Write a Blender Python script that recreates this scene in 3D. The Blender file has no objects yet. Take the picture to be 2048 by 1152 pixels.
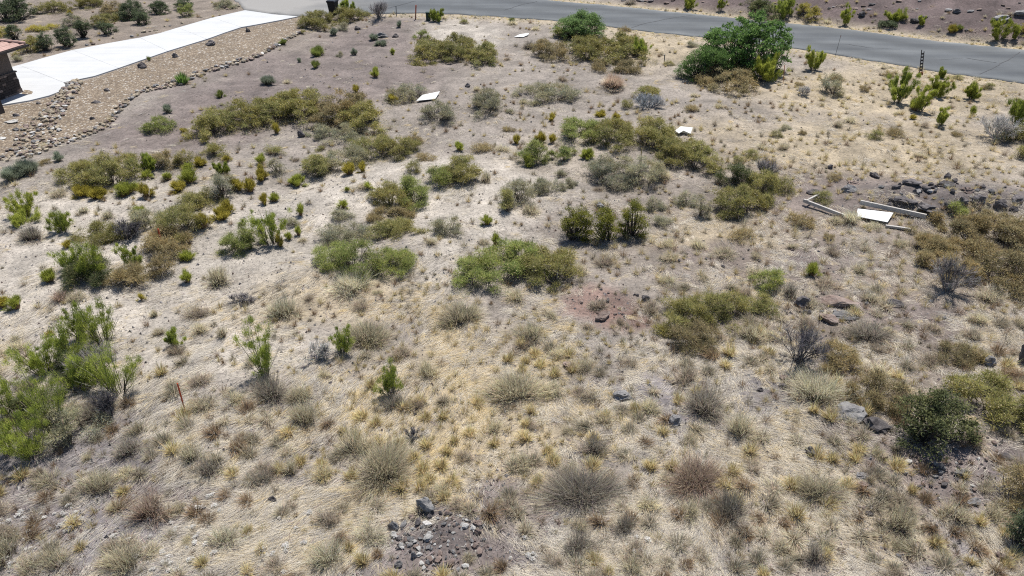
import bpy, math, random
import numpy as np
from mathutils import Vector

# ------------------------------------------------------------------ camera, light, exposure
SC = bpy.context.scene
COL = SC.collection
PITCH = math.radians(33.0)          # looking down from a hovering drone
CAM_H = 15.0
FPX = 1462.0                        # focal length, in pixels of a 2048 px wide frame
cam_d = bpy.data.cameras.new('camera')
cam_d.sensor_width = 36.0
cam_d.lens = 36.0 * FPX / 2048.0
cam_d.clip_start = 0.5
cam_d.clip_end = 5000.0
cam = bpy.data.objects.new('camera', cam_d)
COL.objects.link(cam)
cam.location = (0, 0, CAM_H)
cam.rotation_euler = (math.pi / 2 - PITCH, 0, 0)
SC.camera = cam

SUN_EL, SUN_AZ = math.radians(66), math.radians(21)      # azimuth from +Y towards +X
world = bpy.data.worlds.new('World')
SC.world = world
world.use_nodes = True
wn = world.node_tree
sky = wn.nodes.new('ShaderNodeTexSky')
sky.sky_type = 'NISHITA'
sky.sun_disc = False
sky.sun_elevation = SUN_EL
sky.sun_rotation = SUN_AZ
sky.altitude = 1200
wn.nodes['Background'].inputs['Strength'].default_value = 0.10
wn.links.new(sky.outputs['Color'], wn.nodes['Background'].inputs['Color'])
sun_d = bpy.data.lights.new('sun', 'SUN')
sun_d.energy = 4.9
sun_d.angle = math.radians(0.53)
sun_d.color = (1.0, 0.965, 0.91)
sun = bpy.data.objects.new('sun', sun_d)
COL.objects.link(sun)
to_sun = Vector((math.cos(SUN_EL) * math.sin(SUN_AZ), math.cos(SUN_EL) * math.cos(SUN_AZ), math.sin(SUN_EL)))
sun.rotation_euler = to_sun.to_track_quat('Z', 'Y').to_euler()
sun.location = (0, 0, 60)
SC.view_settings.view_transform = 'Standard'
SC.view_settings.look = 'None'
SC.view_settings.exposure = 0.57
SC.view_settings.gamma = 1.0
SC.view_settings.use_curve_mapping = False
SC.cycles.use_denoising = False
SC.cycles.filter_width = 1.15
SC.cycles.max_bounces = 6
SC.cycles.transparent_max_bounces = 8

rng = np.random.default_rng(11)
random.seed(5)

# ------------------------------------------------------------------ helpers: surveying
FWD = np.array([0, math.cos(PITCH), -math.sin(PITCH)])
UPV = np.array([0, math.sin(PITCH), math.cos(PITCH)])
RGT = np.array([1.0, 0, 0])


def ray(px, py):
    return FWD + RGT * (px - 1024) / FPX + UPV * (576 - py) / FPX


def flat(px, py, z=0.0):
    d = ray(px, py)
    t = (z - CAM_H) / d[2]
    return np.array([d[0] * t, d[1] * t, z])


def scale_at(p):
    """pixels per metre and sight-line angle below the horizon at a world point"""
    v = np.array([p[0], p[1], p[2] - CAM_H])
    zc = float(v @ FWD)
    return FPX / zc, math.atan2(CAM_H - p[2], math.hypot(p[0], p[1]))


_perm = np.random.default_rng(3).random((256, 256))


def vnoise(x, y, s=1.0, o=0.0):
    x = np.asarray(x, float) / s + 37.3 + o * 17.1
    y = np.asarray(y, float) / s + 91.7 + o * 5.7
    xi = np.floor(x).astype(int); yi = np.floor(y).astype(int)
    fx = x - xi; fy = y - yi
    fx = fx * fx * (3 - 2 * fx); fy = fy * fy * (3 - 2 * fy)
    g = lambda a, b: _perm[a % 256, b % 256]
    return (g(xi, yi) * (1 - fx) + g(xi + 1, yi) * fx) * (1 - fy) + (g(xi, yi + 1) * (1 - fx) + g(xi + 1, yi + 1) * fx) * fy


def sstep(a, b, x):
    t = np.clip((x - a) / (b - a), 0, 1)
    return t * t * (3 - 2 * t)


def seg_dist(x, y, pts):
    """distance from points to a polyline"""
    best = np.full(np.shape(x), 1e9)
    for (ax, ay), (bx, by) in zip(pts[:-1], pts[1:]):
        dx, dy = bx - ax, by - ay
        t = np.clip(((x - ax) * dx + (y - ay) * dy) / (dx * dx + dy * dy + 1e-9), 0, 1)
        best = np.minimum(best, np.hypot(x - ax - t * dx, y - ay - t * dy))
    return best


def inside(x, y, poly):
    r = np.zeros(np.shape(x), bool)
    n = len(poly)
    for i in range(n):
        ax, ay = poly[i][:2]; bx, by = poly[(i + 1) % n][:2]
        c = ((ay > y) != (by > y)) & (x < (bx - ax) * (y - ay) / ((by - ay) if by != ay else 1e-9) + ax)
        r ^= c
    return r


# ------------------------------------------------------------------ outlines of the flat built surfaces
xy = lambda L: [tuple(flat(a, b)[:2]) for a, b in L]
ROAD_NEAR = xy([(455, -14), (490, 21), (545, 29), (598, 34), (640, 29), (760, 28), (860, 27), (960, 32), (1080, 40), (1140, 45),
                (1210, 53), (1330, 68), (1420, 77), (1586, 97), (1700, 115), (1840, 138), (1960, 156), (2048, 167), (2200, 190), (2500, 235)])
ROAD_FAR = xy([(470, -60), (600, -42), (700, -34), (800, -28), (900, -19), (1000, -9), (1085, 0), (1190, 9), (1300, 20), (1430, 33), (1536, 43),
               (1700, 60), (1850, 80), (1960, 92), (2048, 101), (2200, 121), (2500, 162)])
DRIVE_U = [(490, 21), (425, 37), (356, 57), (280, 77), (145, 102), (38, 132), (-30, 150)]
DRIVE_PANELS = [
    [(490, 22), (425, 37), (483, 56), (512, 51), (560, 42), (597, 34.5), (545, 30)],
    [(425, 37), (356, 57), (414, 80), (450, 67), (483, 56)],
    [(356, 57), (320, 68), (280, 77), (336, 104), (375, 92), (414, 80)],
    [(280, 77), (212, 89), (145, 102), (190, 119.5), (238, 138), (290, 120), (336, 104)],
    [(145, 102), (90, 117), (38, 132), (80, 148), (128, 167), (190, 154), (238, 138)],
    [(38, 132), (0, 143), (-40, 155), (-60, 190), (-45, 219), (12, 211), (60, 203), (100, 193), (118, 186), (128, 179), (132, 172), (128, 167), (80, 148)],
]
STONE_LINE = [(605, 67), (580, 78), (556, 92), (530, 106), (505, 118), (470, 128), (440, 137), (405, 147), (375, 163), (340, 172), (300, 180),
              (275, 190), (258, 203), (240, 218), (225, 238), (205, 255), (175, 271), (140, 282), (95, 292), (50, 303), (0, 318), (-40, 330)]
SWALE = [(160, 166), (145, 178), (133, 195), (120, 212), (108, 228), (98, 245), (88, 262), (78, 278), (55, 292), (30, 303)]
GRAVEL = [(598, 35.5), (560, 43.5), (512, 52.5), (483, 57.5), (414, 81.5), (336, 105.5), (238, 139.5), (190, 156), (136, 172), (130, 181), (118, 188.5),
          (100, 195), (60, 205), (12, 213), (-45, 221), (-60, 330)] + STONE_LINE[::-1][1:]
DRIVE_XY = xy(DRIVE_PANELS[0][:1] + DRIVE_U[1:] + DRIVE_PANELS[5][4:11] + [(238, 138), (336, 104), (414, 80), (483, 56), (560, 42), (597, 34.5)])
GRAVEL_XY = xy(GRAVEL)
ROAD_XY = ROAD_NEAR + ROAD_FAR[::-1]

# ------------------------------------------------------------------ the terrain as a height field
xs = np.arange(-62, 72.01, 0.34)
ys = np.arange(2, 104.01, 0.34)
grow = 0.5 * 1.35 ** np.arange(1, 20)
xs = np.concatenate([xs[0] - np.cumsum(grow)[::-1], xs, xs[-1] + np.cumsum(grow)])
ys = np.concatenate([ys[0] - np.cumsum(grow)[::-1], ys, ys[-1] + np.cumsum(grow)])
GX, GY = np.meshgrid(xs, ys, indexing='ij')
near_built = np.minimum(seg_dist(GX, GY, ROAD_NEAR), seg_dist(GX, GY, ROAD_FAR))
near_built = np.minimum(near_built, seg_dist(GX, GY, DRIVE_XY + DRIVE_XY[:1]))
built = inside(GX, GY, ROAD_XY) | inside(GX, GY, DRIVE_XY)
grav = inside(GX, GY, GRAVEL_XY)
grav_d = np.where(grav, 0, seg_dist(GX, GY, GRAVEL_XY + GRAVEL_XY[:1]))
free = np.where(built, 0, sstep(0.4, 3.5, near_built)) * sstep(0.0, 2.5, grav_d)
RELIEF = (0.34 * (vnoise(GX, GY, 7.0) - .5) + 0.20 * (vnoise(GX, GY, 2.6, 1) - .5) + 0.09 * (vnoise(GX, GY, 0.9, 2) - .5) + 0.05 * (vnoise(GX, GY, 0.55, 3) - .5))
GZ = RELIEF * free
# two low benches running across the pale slope
for k, (a, b) in enumerate((((330, 470), (860, 335)), ((560, 560), (1150, 400)))):
    pa, pb = flat(*a), flat(*b)
    d = seg_dist(GX, GY, [pa[:2], pb[:2]])
    GZ += 0.22 * np.exp(-(d / 1.3) ** 2) * free
# ledge of dark rock at the right
pc = flat(1900, 400)
LEDGE = np.exp(-(((GX - pc[0]) / 4.6) ** 2 + ((GY - pc[1]) / 1.7) ** 2) ** 2)
GZ += LEDGE * (0.35 + 0.45 * (vnoise(GX, GY, 1.1, 7) - .3)) * free
# the cut bank beyond the road
far_d = np.where((~inside(GX, GY, ROAD_XY)) & (seg_dist(GX, GY, ROAD_FAR) < seg_dist(GX, GY, ROAD_NEAR)), seg_dist(GX, GY, ROAD_FAR), 0)
BANK = sstep(1.2, 5, far_d) * sstep(6, 16, GX)
bank_h = np.where(far_d > 1.3, (far_d - 1.3) * 0.34, 0)
bank_h = 7.0 * (1 - np.exp(-bank_h / 7.0))
GZ += bank_h * sstep(4, 18, GX) * (1 + 0.25 * (vnoise(GX, GY, 3, 5) - .5)) + BANK * 0.3 * (vnoise(GX, GY, 1.3, 6) - .5)
GZ = np.where(built, 0, GZ)


def hgt(x, y):
    x = np.asarray(x, float); y = np.asarray(y, float)
    i = np.clip(np.searchsorted(xs, x) - 1, 0, len(xs) - 2)
    j = np.clip(np.searchsorted(ys, y) - 1, 0, len(ys) - 2)
    fx = np.clip((x - xs[i]) / (xs[i + 1] - xs[i]), 0, 1); fy = np.clip((y - ys[j]) / (ys[j + 1] - ys[j]), 0, 1)
    return (GZ[i, j] * (1 - fx) + GZ[i + 1, j] * fx) * (1 - fy) + (GZ[i, j + 1] * (1 - fx) + GZ[i + 1, j + 1] * fx) * fy


def ground(px, py):
    """where a sight line first meets the terrain"""
    d = ray(px, py)
    if d[2] > -0.05:
        d[2] = -0.05
    t = np.linspace(14, 140, 900)
    z = CAM_H + d[2] * t
    below = z < hgt(d[0] * t, d[1] * t)
    k = int(np.argmax(below)) if below.any() else 899
    a, b = t[max(k - 1, 0)], t[k]
    for _ in range(16):
        m = (a + b) / 2
        if CAM_H + d[2] * m < hgt(d[0] * m, d[1] * m): b = m
        else: a = m
    return np.array([d[0] * b, d[1] * b, float(hgt(d[0] * b, d[1] * b))])


def ground_many(px, py):
    """vectorised, for scattering"""
    px = np.asarray(px, float); py = np.asarray(py, float)
    D = FWD[None] + RGT[None] * ((px - 1024) / FPX)[:, None] + UPV[None] * ((576 - py) / FPX)[:, None]
    D[:, 2] = np.minimum(D[:, 2], -0.1)
    z = np.zeros(len(px))
    for _ in range(7):
        t = (z - CAM_H) / D[:, 2]
        z = 0.5 * z + 0.5 * hgt(D[:, 0] * t, D[:, 1] * t)
    t = (z - CAM_H) / D[:, 2]
    X, Y = D[:, 0] * t, D[:, 1] * t
    return np.stack([X, Y, hgt(X, Y)], 1)


class Zone:
    """an elliptical patch of ground, given by its centre and half sizes as seen from the drone"""
    def __init__(s, cx, cy, rx, ry):
        p = flat(cx, cy); sc, a = scale_at(p)
        s.c = p; s.rx = rx / sc; s.ry = ry / (sc * math.sin(a))

    def w(s, x, y, soft=0.45, n=0.5):
        r = np.hypot((x - s.c[0]) / s.rx, (y - s.c[1]) / s.ry) + n * (vnoise(x, y, max(0.8, s.rx * .35), 9) - .5) + .18 * (vnoise(x, y, .5, 4) - .5)
        return 1 - sstep(1 - soft, 1 + soft, r)


# ------------------------------------------------------------------ helpers: objects and meshes
def tag(o, label=None, cat=None, group=None, kind=None):
    if label: o['label'] = label
    if cat: o['category'] = cat
    if group: o['group'] = group
    if kind: o['kind'] = kind
    return o


def link(name, data, parent=None, loc=(0, 0, 0)):
    o = bpy.data.objects.new(name, data)
    COL.objects.link(o)
    o.location = loc
    if parent is not None: o.parent = parent
    return o


def np_mesh(name, V, F, C=None, mat=None, smooth=False):
    V = np.ascontiguousarray(V, np.float32); F = np.ascontiguousarray(F, np.int32)
    k = F.shape[1]
    me = bpy.data.meshes.new(name)
    me.vertices.add(len(V)); me.vertices.foreach_set('co', V.ravel())
    me.loops.add(F.size); me.loops.foreach_set('vertex_index', F.ravel())
    me.polygons.add(len(F))
    me.polygons.foreach_set('loop_start', np.arange(0, F.size, k, dtype=np.int32))
    me.polygons.foreach_set('loop_total', np.full(len(F), k, np.int32))
    me.polygons.foreach_set('use_smooth', np.full(len(F), smooth, bool))
    if C is not None:
        at = me.attributes.new('tint', 'FLOAT_COLOR', 'POINT')
        C4 = np.ones((len(V), 4), np.float32); C4[:, :3] = C
        at.data.foreach_set('color', C4.ravel())
    me.update()
    if mat is not None: me.materials.append(mat)
    return me


def py_mesh(name, V, F, mat=None, smooth=False):
    me = bpy.data.meshes.new(name)
    me.from_pydata([tuple(map(float, v)) for v in V], [], F)
    me.update()
    if smooth:
        for p in me.polygons: p.use_smooth = True
    if mat is not None: me.materials.append(mat)
    return me


class Geo:
    """collects triangles with a colour per vertex"""
    def __init__(s): s.V = []; s.F = []; s.C = []; s.n = 0

    def add(s, V, F, C):
        s.V.append(V); s.F.append(F + s.n); s.C.append(C); s.n += len(V)

    def mesh(s, name, mat):
        if not s.V: return None
        return np_mesh(name, np.concatenate(s.V), np.concatenate(s.F), np.concatenate(s.C), mat)


def unit(v):
    return v / (np.linalg.norm(v, axis=-1, keepdims=True) + 1e-9)


def rdir(n):
    return unit(rng.normal(size=(n, 3)))


def leaves(g, c, size, col, up=1.0, aspect=0.62):
    n = len(c)
    if n == 0: return
    nr = unit(rng.normal(size=(n, 3)) + np.array([0, 0, up]))
    a = unit(np.cross(nr, rdir(n)))
    b = np.cross(nr, a)
    size = np.asarray(size).reshape(-1, 1)
    V = np.stack([c - a * size * .5 - b * size * aspect * .5, c - a * size * .5 + b * size * aspect * .5, c + a * size * .6], 1).reshape(-1, 3)
    g.add(V, np.arange(3 * n).reshape(-1, 3), np.repeat(col, 3, 0))


def blades(g, p, d, w, col, tip=None, droop=0.0, seg=2, roll=.55):
    """thin grass blades: base p, full vector d, width w"""
    n = len(p)
    if n == 0: return
    if tip is None: tip = col
    w = np.broadcast_to(np.asarray(w, float).reshape(-1, 1), (n, 1))
    s = unit(unit(np.cross(d, np.array([0, 0, 1.0]) + 1e-3)) + rdir(n) * roll) * w * .5
    if seg == 1:
        V = np.stack([p - s, p + s, p + d], 1).reshape(-1, 3)
        g.add(V, np.arange(3 * n).reshape(-1, 3), np.stack([col, col, tip], 1).reshape(-1, 3))
        return
    L = np.linalg.norm(d, axis=1, keepdims=True)
    m = p + d * .55
    e = p + d + np.array([0, 0, -1.0]) * L * np.asarray(droop).reshape(-1, 1)
    V = np.stack([p - s, p + s, m - s * .8, m + s * .8, e], 1).reshape(-1, 3)
    b = (np.arange(n) * 5)[:, None]
    F = np.concatenate([b + np.array([0, 1, 3]), b + np.array([0, 3, 2]), b + np.array([2, 3, 4])], 0)
    mid = (col + tip) / 2
    g.add(V, F, np.stack([col, col, mid, mid, tip], 1).reshape(-1, 3))


def sticks(g, a, b, ra, rb, col):
    """three-sided tapering sticks from a to b"""
    n = len(a)
    if n == 0: return
    d = unit(b - a)
    u = unit(np.cross(d, rdir(n))); v = np.cross(d, u)
    ra = np.broadcast_to(np.asarray(ra, float).reshape(-1, 1), (n, 1)); rb = np.broadcast_to(np.asarray(rb, float).reshape(-1, 1), (n, 1))
    P = []
    for q, r in ((a, ra), (b, rb)):
        for k in range(3):
            t = 2 * math.pi * k / 3
            P.append(q + (u * math.cos(t) + v * math.sin(t)) * r)
    V = np.stack(P, 1).reshape(-1, 3)
    o = (np.arange(n) * 6)[:, None]
    F = np.concatenate([o + np.array(f) for f in ((0, 1, 4), (0, 4, 3), (1, 2, 5), (1, 5, 4), (2, 0, 3), (2, 3, 5))], 0)
    g.add(V, F, np.repeat(col, 6, 0))


def shade(base, n, amt=0.22, hue=0.06):
    base = np.asarray(base, float)
    k = 1 + amt * rng.normal(size=(n, 1))
    return np.clip(base[None] * np.clip(k, .35, 1.9) * (1 + hue * rng.normal(size=(n, 3))), 0.004, 0.9)


def prism(poly, z0, z1):
    n = len(poly)
    V = [(x, y, z0) for x, y in poly] + [(x, y, z1) for x, y in poly]
    area = sum(poly[i][0] * poly[(i + 1) % n][1] - poly[(i + 1) % n][0] * poly[i][1] for i in range(n))
    top = list(range(n, 2 * n)); bot = list(range(n - 1, -1, -1))
    sides = [(i, (i + 1) % n, n + (i + 1) % n, n + i) for i in range(n)]
    F = [tuple(top), tuple(bot)] + sides
    if area < 0: F = [tuple(reversed(f)) for f in F]
    return V, F


def box_vf(x0, x1, y0, y1, z0, z1):
    return prism([(x0, y0), (x1, y0), (x1, y1), (x0, y1)], z0, z1)


def join_vf(parts):
    V, F = [], []
    for v, f in parts:
        o = len(V); V += list(v); F += [tuple(i + o for i in q) for q in f]
    return V, F


def beam_vf(a, b, w, h, up=(0, 0, 1)):
    """a squared timber from a to b"""
    a = np.array(a, float); b = np.array(b, float)
    d = unit(b - a); s = unit(np.cross(d, np.array(up, float))); u = np.cross(s, d)
    V = [p + s * i * w / 2 + u * j * h / 2 for p in (a, b) for i, j in ((-1, -1), (1, -1), (1, 1), (-1, 1))]
    return V, [(0, 3, 2, 1), (4, 5, 6, 7), (0, 1, 5, 4), (1, 2, 6, 5), (2, 3, 7, 6), (3, 0, 4, 7)]


def tube_vf(a, b, r0, r1, n=8):
    a = np.array(a, float); b = np.array(b, float)
    d = unit(b - a); u = unit(np.cross(d, np.array([.31, .93, .17]))); v = np.cross(d, u)
    V = [p + (u * math.cos(2 * math.pi * k / n) + v * math.sin(2 * math.pi * k / n)) * r for p, r in ((a, r0), (b, r1)) for k in range(n)]
    F = [(k, (k + 1) % n, n + (k + 1) % n, n + k) for k in range(n)] + [tuple(range(n - 1, -1, -1)), tuple(range(n, 2 * n))]
    return V, F


def bevel(me, w):
    import bmesh
    bm = bmesh.new(); bm.from_mesh(me)
    bmesh.ops.bevel(bm, geom=list(bm.edges), offset=w, segments=1, affect='EDGES', profile=0.7)
    bm.to_mesh(me); bm.free()
    return me


# ------------------------------------------------------------------ materials
def new_mat(name):
    m = bpy.data.materials.new(name); m.use_nodes = True
    nt = m.node_tree; b = nt.nodes['Principled BSDF']
    b.inputs['Specular IOR Level'].default_value = 0.25
    return m, nt, b


def N(nt, kind, **kw):
    n = nt.nodes.new(kind)
    for k, v in kw.items():
        if k in n.inputs.keys(): n.inputs[k].default_value = v
        else: setattr(n, k, v)
    return n


def noise(nt, scale, detail=4, rough=0.6, vec=None):
    n = N(nt, 'ShaderNodeTexNoise'); n.inputs['Scale'].default_value = scale
    n.inputs['Detail'].default_value = detail; n.inputs['Roughness'].default_value = rough
    if vec is not None: nt.links.new(vec, n.inputs['Vector'])
    return n.outputs['Fac']


def remap(nt, f, a, b, c, d):
    r = N(nt, 'ShaderNodeMapRange')
    nt.links.new(f, r.inputs['Value'])
    for k, v in zip(('From Min', 'From Max', 'To Min', 'To Max'), (a, b, c, d)): r.inputs[k].default_value = v
    return r.outputs['Result']


def mul(nt, col, f):
    m = N(nt, 'ShaderNodeMix', data_type='RGBA', blend_type='MULTIPLY')
    m.inputs[0].default_value = 1.0
    if isinstance(col, tuple): m.inputs[6].default_value = (*col, 1)
    else: nt.links.new(col, m.inputs[6])
    nt.links.new(f, m.inputs[7])
    return m.outputs[2]


def mixc(nt, f, a, b):
    m = N(nt, 'ShaderNodeMix', data_type='RGBA')
    if isinstance(f, float): m.inputs[0].default_value = f
    else: nt.links.new(f, m.inputs[0])
    for i, c in ((6, a), (7, b)):
        if isinstance(c, tuple): m.inputs[i].default_value = (*c, 1)
        else: nt.links.new(c, m.inputs[i])
    return m.outputs[2]


def bump(nt, b, h, strength, dist):
    n = N(nt, 'ShaderNodeBump'); n.inputs['Strength'].default_value = strength; n.inputs['Distance'].default_value = dist
    nt.links.new(h, n.inputs['Height']); nt.links.new(n.outputs['Normal'], b.inputs['Normal'])


def objvec(nt): return N(nt, 'ShaderNodeTexCoord').outputs['Object']


def geovec(nt): return N(nt, 'ShaderNodeNewGeometry').outputs['Position']


def plant_material(name, trans, rough=0.75, vary=0.16):
    m, nt, b = new_mat(name)
    a = N(nt, 'ShaderNodeAttribute', attribute_name='tint').outputs['Color']
    oi = N(nt, 'ShaderNodeObjectInfo').outputs['Random']
    c = mul(nt, a, remap(nt, oi, 0, 1, 1 - vary, 1 + vary))
    nt.links.new(c, b.inputs['Base Color']); b.inputs['Roughness'].default_value = rough
    b.inputs['Specular IOR Level'].default_value = 0.12
    if trans > 0:
        t = N(nt, 'ShaderNodeBsdfTranslucent'); nt.links.new(c, t.inputs['Color'])
        mx = N(nt, 'ShaderNodeMixShader'); mx.inputs[0].default_value = trans
        nt.links.new(b.outputs[0], mx.inputs[1]); nt.links.new(t.outputs[0], mx.inputs[2])
        nt.links.new(mx.outputs[0], nt.nodes['Material Output'].inputs['Surface'])
    return m


M = {}
M['leaf'] = plant_material('leaf', 0.38)
M['straw'] = plant_material('straw', 0.48, 0.7)
M['twig'] = plant_material('twig', 0.0, 0.85)


def simple(name, col, rough=0.7, n1=(3.0, .85, 1.12), n2=(30.0, .85, 1.12), bumpd=0.004, metal=0.0, vec='obj', spec=0.25):
    m, nt, b = new_mat(name)
    v = objvec(nt) if vec == 'obj' else geovec(nt)
    c = mul(nt, tuple(col), remap(nt, noise(nt, n1[0], 4, .6, v), .25, .75, n1[1], n1[2]))
    f = noise(nt, n2[0], 5, .65, v)
    c = mul(nt, c, remap(nt, f, .25, .75, n2[1], n2[2]))
    nt.links.new(c, b.inputs['Base Color']); b.inputs['Roughness'].default_value = rough; b.inputs['Metallic'].default_value = metal
    b.inputs['Specular IOR Level'].default_value = spec
    bump(nt, b, f, .6, bumpd)
    M[name] = m
    return m


def rock_material(name, col, lichen, dark=(.06, .055, .055)):
    m, nt, b = new_mat(name)
    v = objvec(nt)
    oi = N(nt, 'ShaderNodeObjectInfo').outputs['Random']
    f1 = noise(nt, 2.2, 5, .65, v); f2 = noise(nt, 11, 6, .7, v)
    c = mixc(nt, remap(nt, f1, .4, .62, 0, 1), tuple(col), tuple(lichen))
    c = mixc(nt, remap(nt, f2, .28, .45, .8, 0), c, tuple(dark))
    c = mul(nt, c, remap(nt, oi, 0, 1, .72, 1.25))
    nt.links.new(c, b.inputs['Base Color']); b.inputs['Roughness'].default_value = 0.9
    bump(nt, b, f2, .9, .05)
    M[name] = m


rock_material('rock_dark', (.085, .075, .075), (.15, .135, .13), (.03, .027, .027))
rock_material('rock_grey', (.155, .148, .147), (.255, .245, .235), (.07, .065, .065))
rock_material('rock_brown', (.20, .145, .12), (.27, .215, .185), (.08, .06, .055))
rock_material('rock_tan', (.30, .24, .17), (.40, .345, .26), (.13, .10, .075))
rock_material('rock_pale', (.40, .385, .36), (.50, .48, .45), (.22, .2, .19))

# soil: colour from the survey of soils, broken up by grain and pebbles
m, nt, b = new_mat('soil')
v = geovec(nt)
c = N(nt, 'ShaderNodeAttribute', attribute_name='tint').outputs['Color']
c = mul(nt, c, remap(nt, noise(nt, 0.9, 5, .7, v), .25, .75, .70, 1.22))
f = noise(nt, 7.0, 6, .72, v)
c = mul(nt, c, remap(nt, f, .28, .72, .55, 1.32))
f3 = noise(nt, 34.0, 5, .75, v)
c = mul(nt, c, remap(nt, f3, .25, .75, .70, 1.24))
vo = N(nt, 'ShaderNodeTexVoronoi'); vo.inputs['Scale'].default_value = 11.0; nt.links.new(v, vo.inputs['Vector'])
sep = N(nt, 'ShaderNodeSeparateColor'); nt.links.new(vo.outputs['Color'], sep.inputs[0])
peb = N(nt, 'ShaderNodeMath', operation='MULTIPLY')
nt.links.new(remap(nt, vo.outputs['Distance'], .16, .3, 1, 0), peb.inputs[0])
nt.links.new(remap(nt, sep.outputs[0], .62, .7, 0, 1), peb.inputs[1])
pebcol = mixc(nt, remap(nt, sep.outputs[1], .4, .6, 0, 1), (.17, .145, .135), (.42, .39, .35))
pebf = N(nt, 'ShaderNodeMath', operation='MULTIPLY'); nt.links.new(peb.outputs[0], pebf.inputs[0]); pebf.inputs[1].default_value = .6
c = mixc(nt, pebf.outputs[0], c, pebcol)
nt.links.new(c, b.inputs['Base Color']); b.inputs['Roughness'].default_value = .95
hm = N(nt, 'ShaderNodeMath', operation='ADD'); nt.links.new(f, hm.inputs[0]); nt.links.new(peb.outputs[0], hm.inputs[1])
bump(nt, b, hm.outputs[0], .9, .05)
M['soil'] = m

# landscaping gravel
m, nt, b = new_mat('gravel')
v = geovec(nt)
vo = N(nt, 'ShaderNodeTexVoronoi'); vo.inputs['Scale'].default_value = 8.5; nt.links.new(v, vo.inputs['Vector'])
sep = N(nt, 'ShaderNodeSeparateColor'); nt.links.new(vo.outputs['Color'], sep.inputs[0])
c = mixc(nt, sep.outputs[0], (.13, .098, .066), (.33, .265, .19))
c = mixc(nt, remap(nt, sep.outputs[1], .86, .9, 0, .8), c, (.5, .47, .42))
c = mixc(nt, remap(nt, vo.outputs['Distance'], .30, .62, 0, .75), c, (.10, .075, .055))
c = mul(nt, c, remap(nt, noise(nt, .5, 4, .6, v), .3, .7, .86, 1.12))
nt.links.new(c, b.inputs['Base Color']); b.inputs['Roughness'].default_value = .9
bump(nt, b, remap(nt, vo.outputs['Distance'], 0, .6, 1, 0), .9, .05)
M['gravel'] = m

# asphalt
m, nt, b = new_mat('asphalt')
v = geovec(nt)
mp = N(nt, 'ShaderNodeMapping'); nt.links.new(v, mp.inputs['Vector']); mp.inputs['Rotation'].default_value = (0, 0, math.radians(16)); mp.inputs['Scale'].default_value = (.05, .9, 1)
st = noise(nt, 1.0, 4, .6, mp.outputs['Vector'])
c = mixc(nt, remap(nt, st, .3, .7, 0, 1), (.062, .067, .072), (.092, .097, .099))
c = mul(nt, c, remap(nt, noise(nt, .35, 4, .6, v), .3, .7, .88, 1.12))
gr = noise(nt, 26, 4, .8, v)
c = mul(nt, c, remap(nt, gr, .3, .7, .78, 1.22))
c = mul(nt, c, N(nt, 'ShaderNodeAttribute', attribute_name='tint').outputs['Color'])
# pale dust spread over the junction with the drive
ap = flat(545, 8)
sx = N(nt, 'ShaderNodeVectorMath', operation='DISTANCE'); nt.links.new(v, sx.inputs[0]); sx.inputs[1].default_value = tuple(ap)
dist = N(nt, 'ShaderNodeMath', operation='ADD'); nt.links.new(sx.outputs['Value'], dist.inputs[0])
nt.links.new(remap(nt, noise(nt, .3, 4, .6, v), .2, .8, -3, 3), dist.inputs[1])
c = mixc(nt, remap(nt, dist.outputs[0], 3, 11, .75, 0), c, (.27, .255, .235))
nt.links.new(c, b.inputs['Base Color']); b.inputs['Roughness'].default_value = .85
bump(nt, b, gr, .5, .01)
M['asphalt'] = m

# brushed concrete
m, nt, b = new_mat('concrete')
v = geovec(nt)
mp = N(nt, 'ShaderNodeMapping'); nt.links.new(v, mp.inputs['Vector']); mp.inputs['Rotation'].default_value = (0, 0, math.radians(-38)); mp.inputs['Scale'].default_value = (.12, 1.6, 1)
c = mul(nt, (.425, .427, .423), remap(nt, noise(nt, 1.0, 5, .6, mp.outputs['Vector']), .3, .7, .92, 1.05))
c = mul(nt, c, remap(nt, noise(nt, .5, 4, .6, v), .3, .7, .93, 1.04))
c = mul(nt, c, remap(nt, noise(nt, 20, 4, .7, v), .3, .7, .95, 1.04))
nt.links.new(c, b.inputs['Base Color']); b.inputs['Roughness'].default_value = .85
M['concrete'] = m

simple('tar', (.05, .05, .052), .7)
simple('stucco', (.12, .095, .08), .9, bumpd=.01)
simple('cap_stone', (.09, .072, .062), .9)
simple('wainscot', (.055, .043, .038), .9, n1=(1.2, .6, 1.3))
simple('roof_clay', (.36, .235, .20), .85, n1=(1.1, .8, 1.15))
simple('gutter', (.06, .05, .045), .5)
simple('bin_plastic', (.014, .014, .016), .45)
simple('green_box', (.022, .04, .03), .5)
simple('board_white', (.60, .595, .575), .55, n1=(2.5, .80, 1.08), n2=(20, .9, 1.05), bumpd=.001)
simple('board_back', (.55, .52, .47), .8)
simple('wood_grey', (.40, .375, .34), .85, n1=(2, .75, 1.15), n2=(25, .75, 1.2), bumpd=.006)
simple('steel_dark', (.045, .042, .045), .55, metal=.3)
simple('rust', (.22, .085, .045), .9)
simple('orange_paint', (.42, .075, .032), .7)
simple('lath_wood', (.40, .20, .11), .85)
simple('grey_metal', (.16, .17, .175), .5, metal=.4)
simple('yellow_wood', (.36, .27, .11), .85)
simple('plastic_sheet', (.62, .62, .55), .5)

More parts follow.
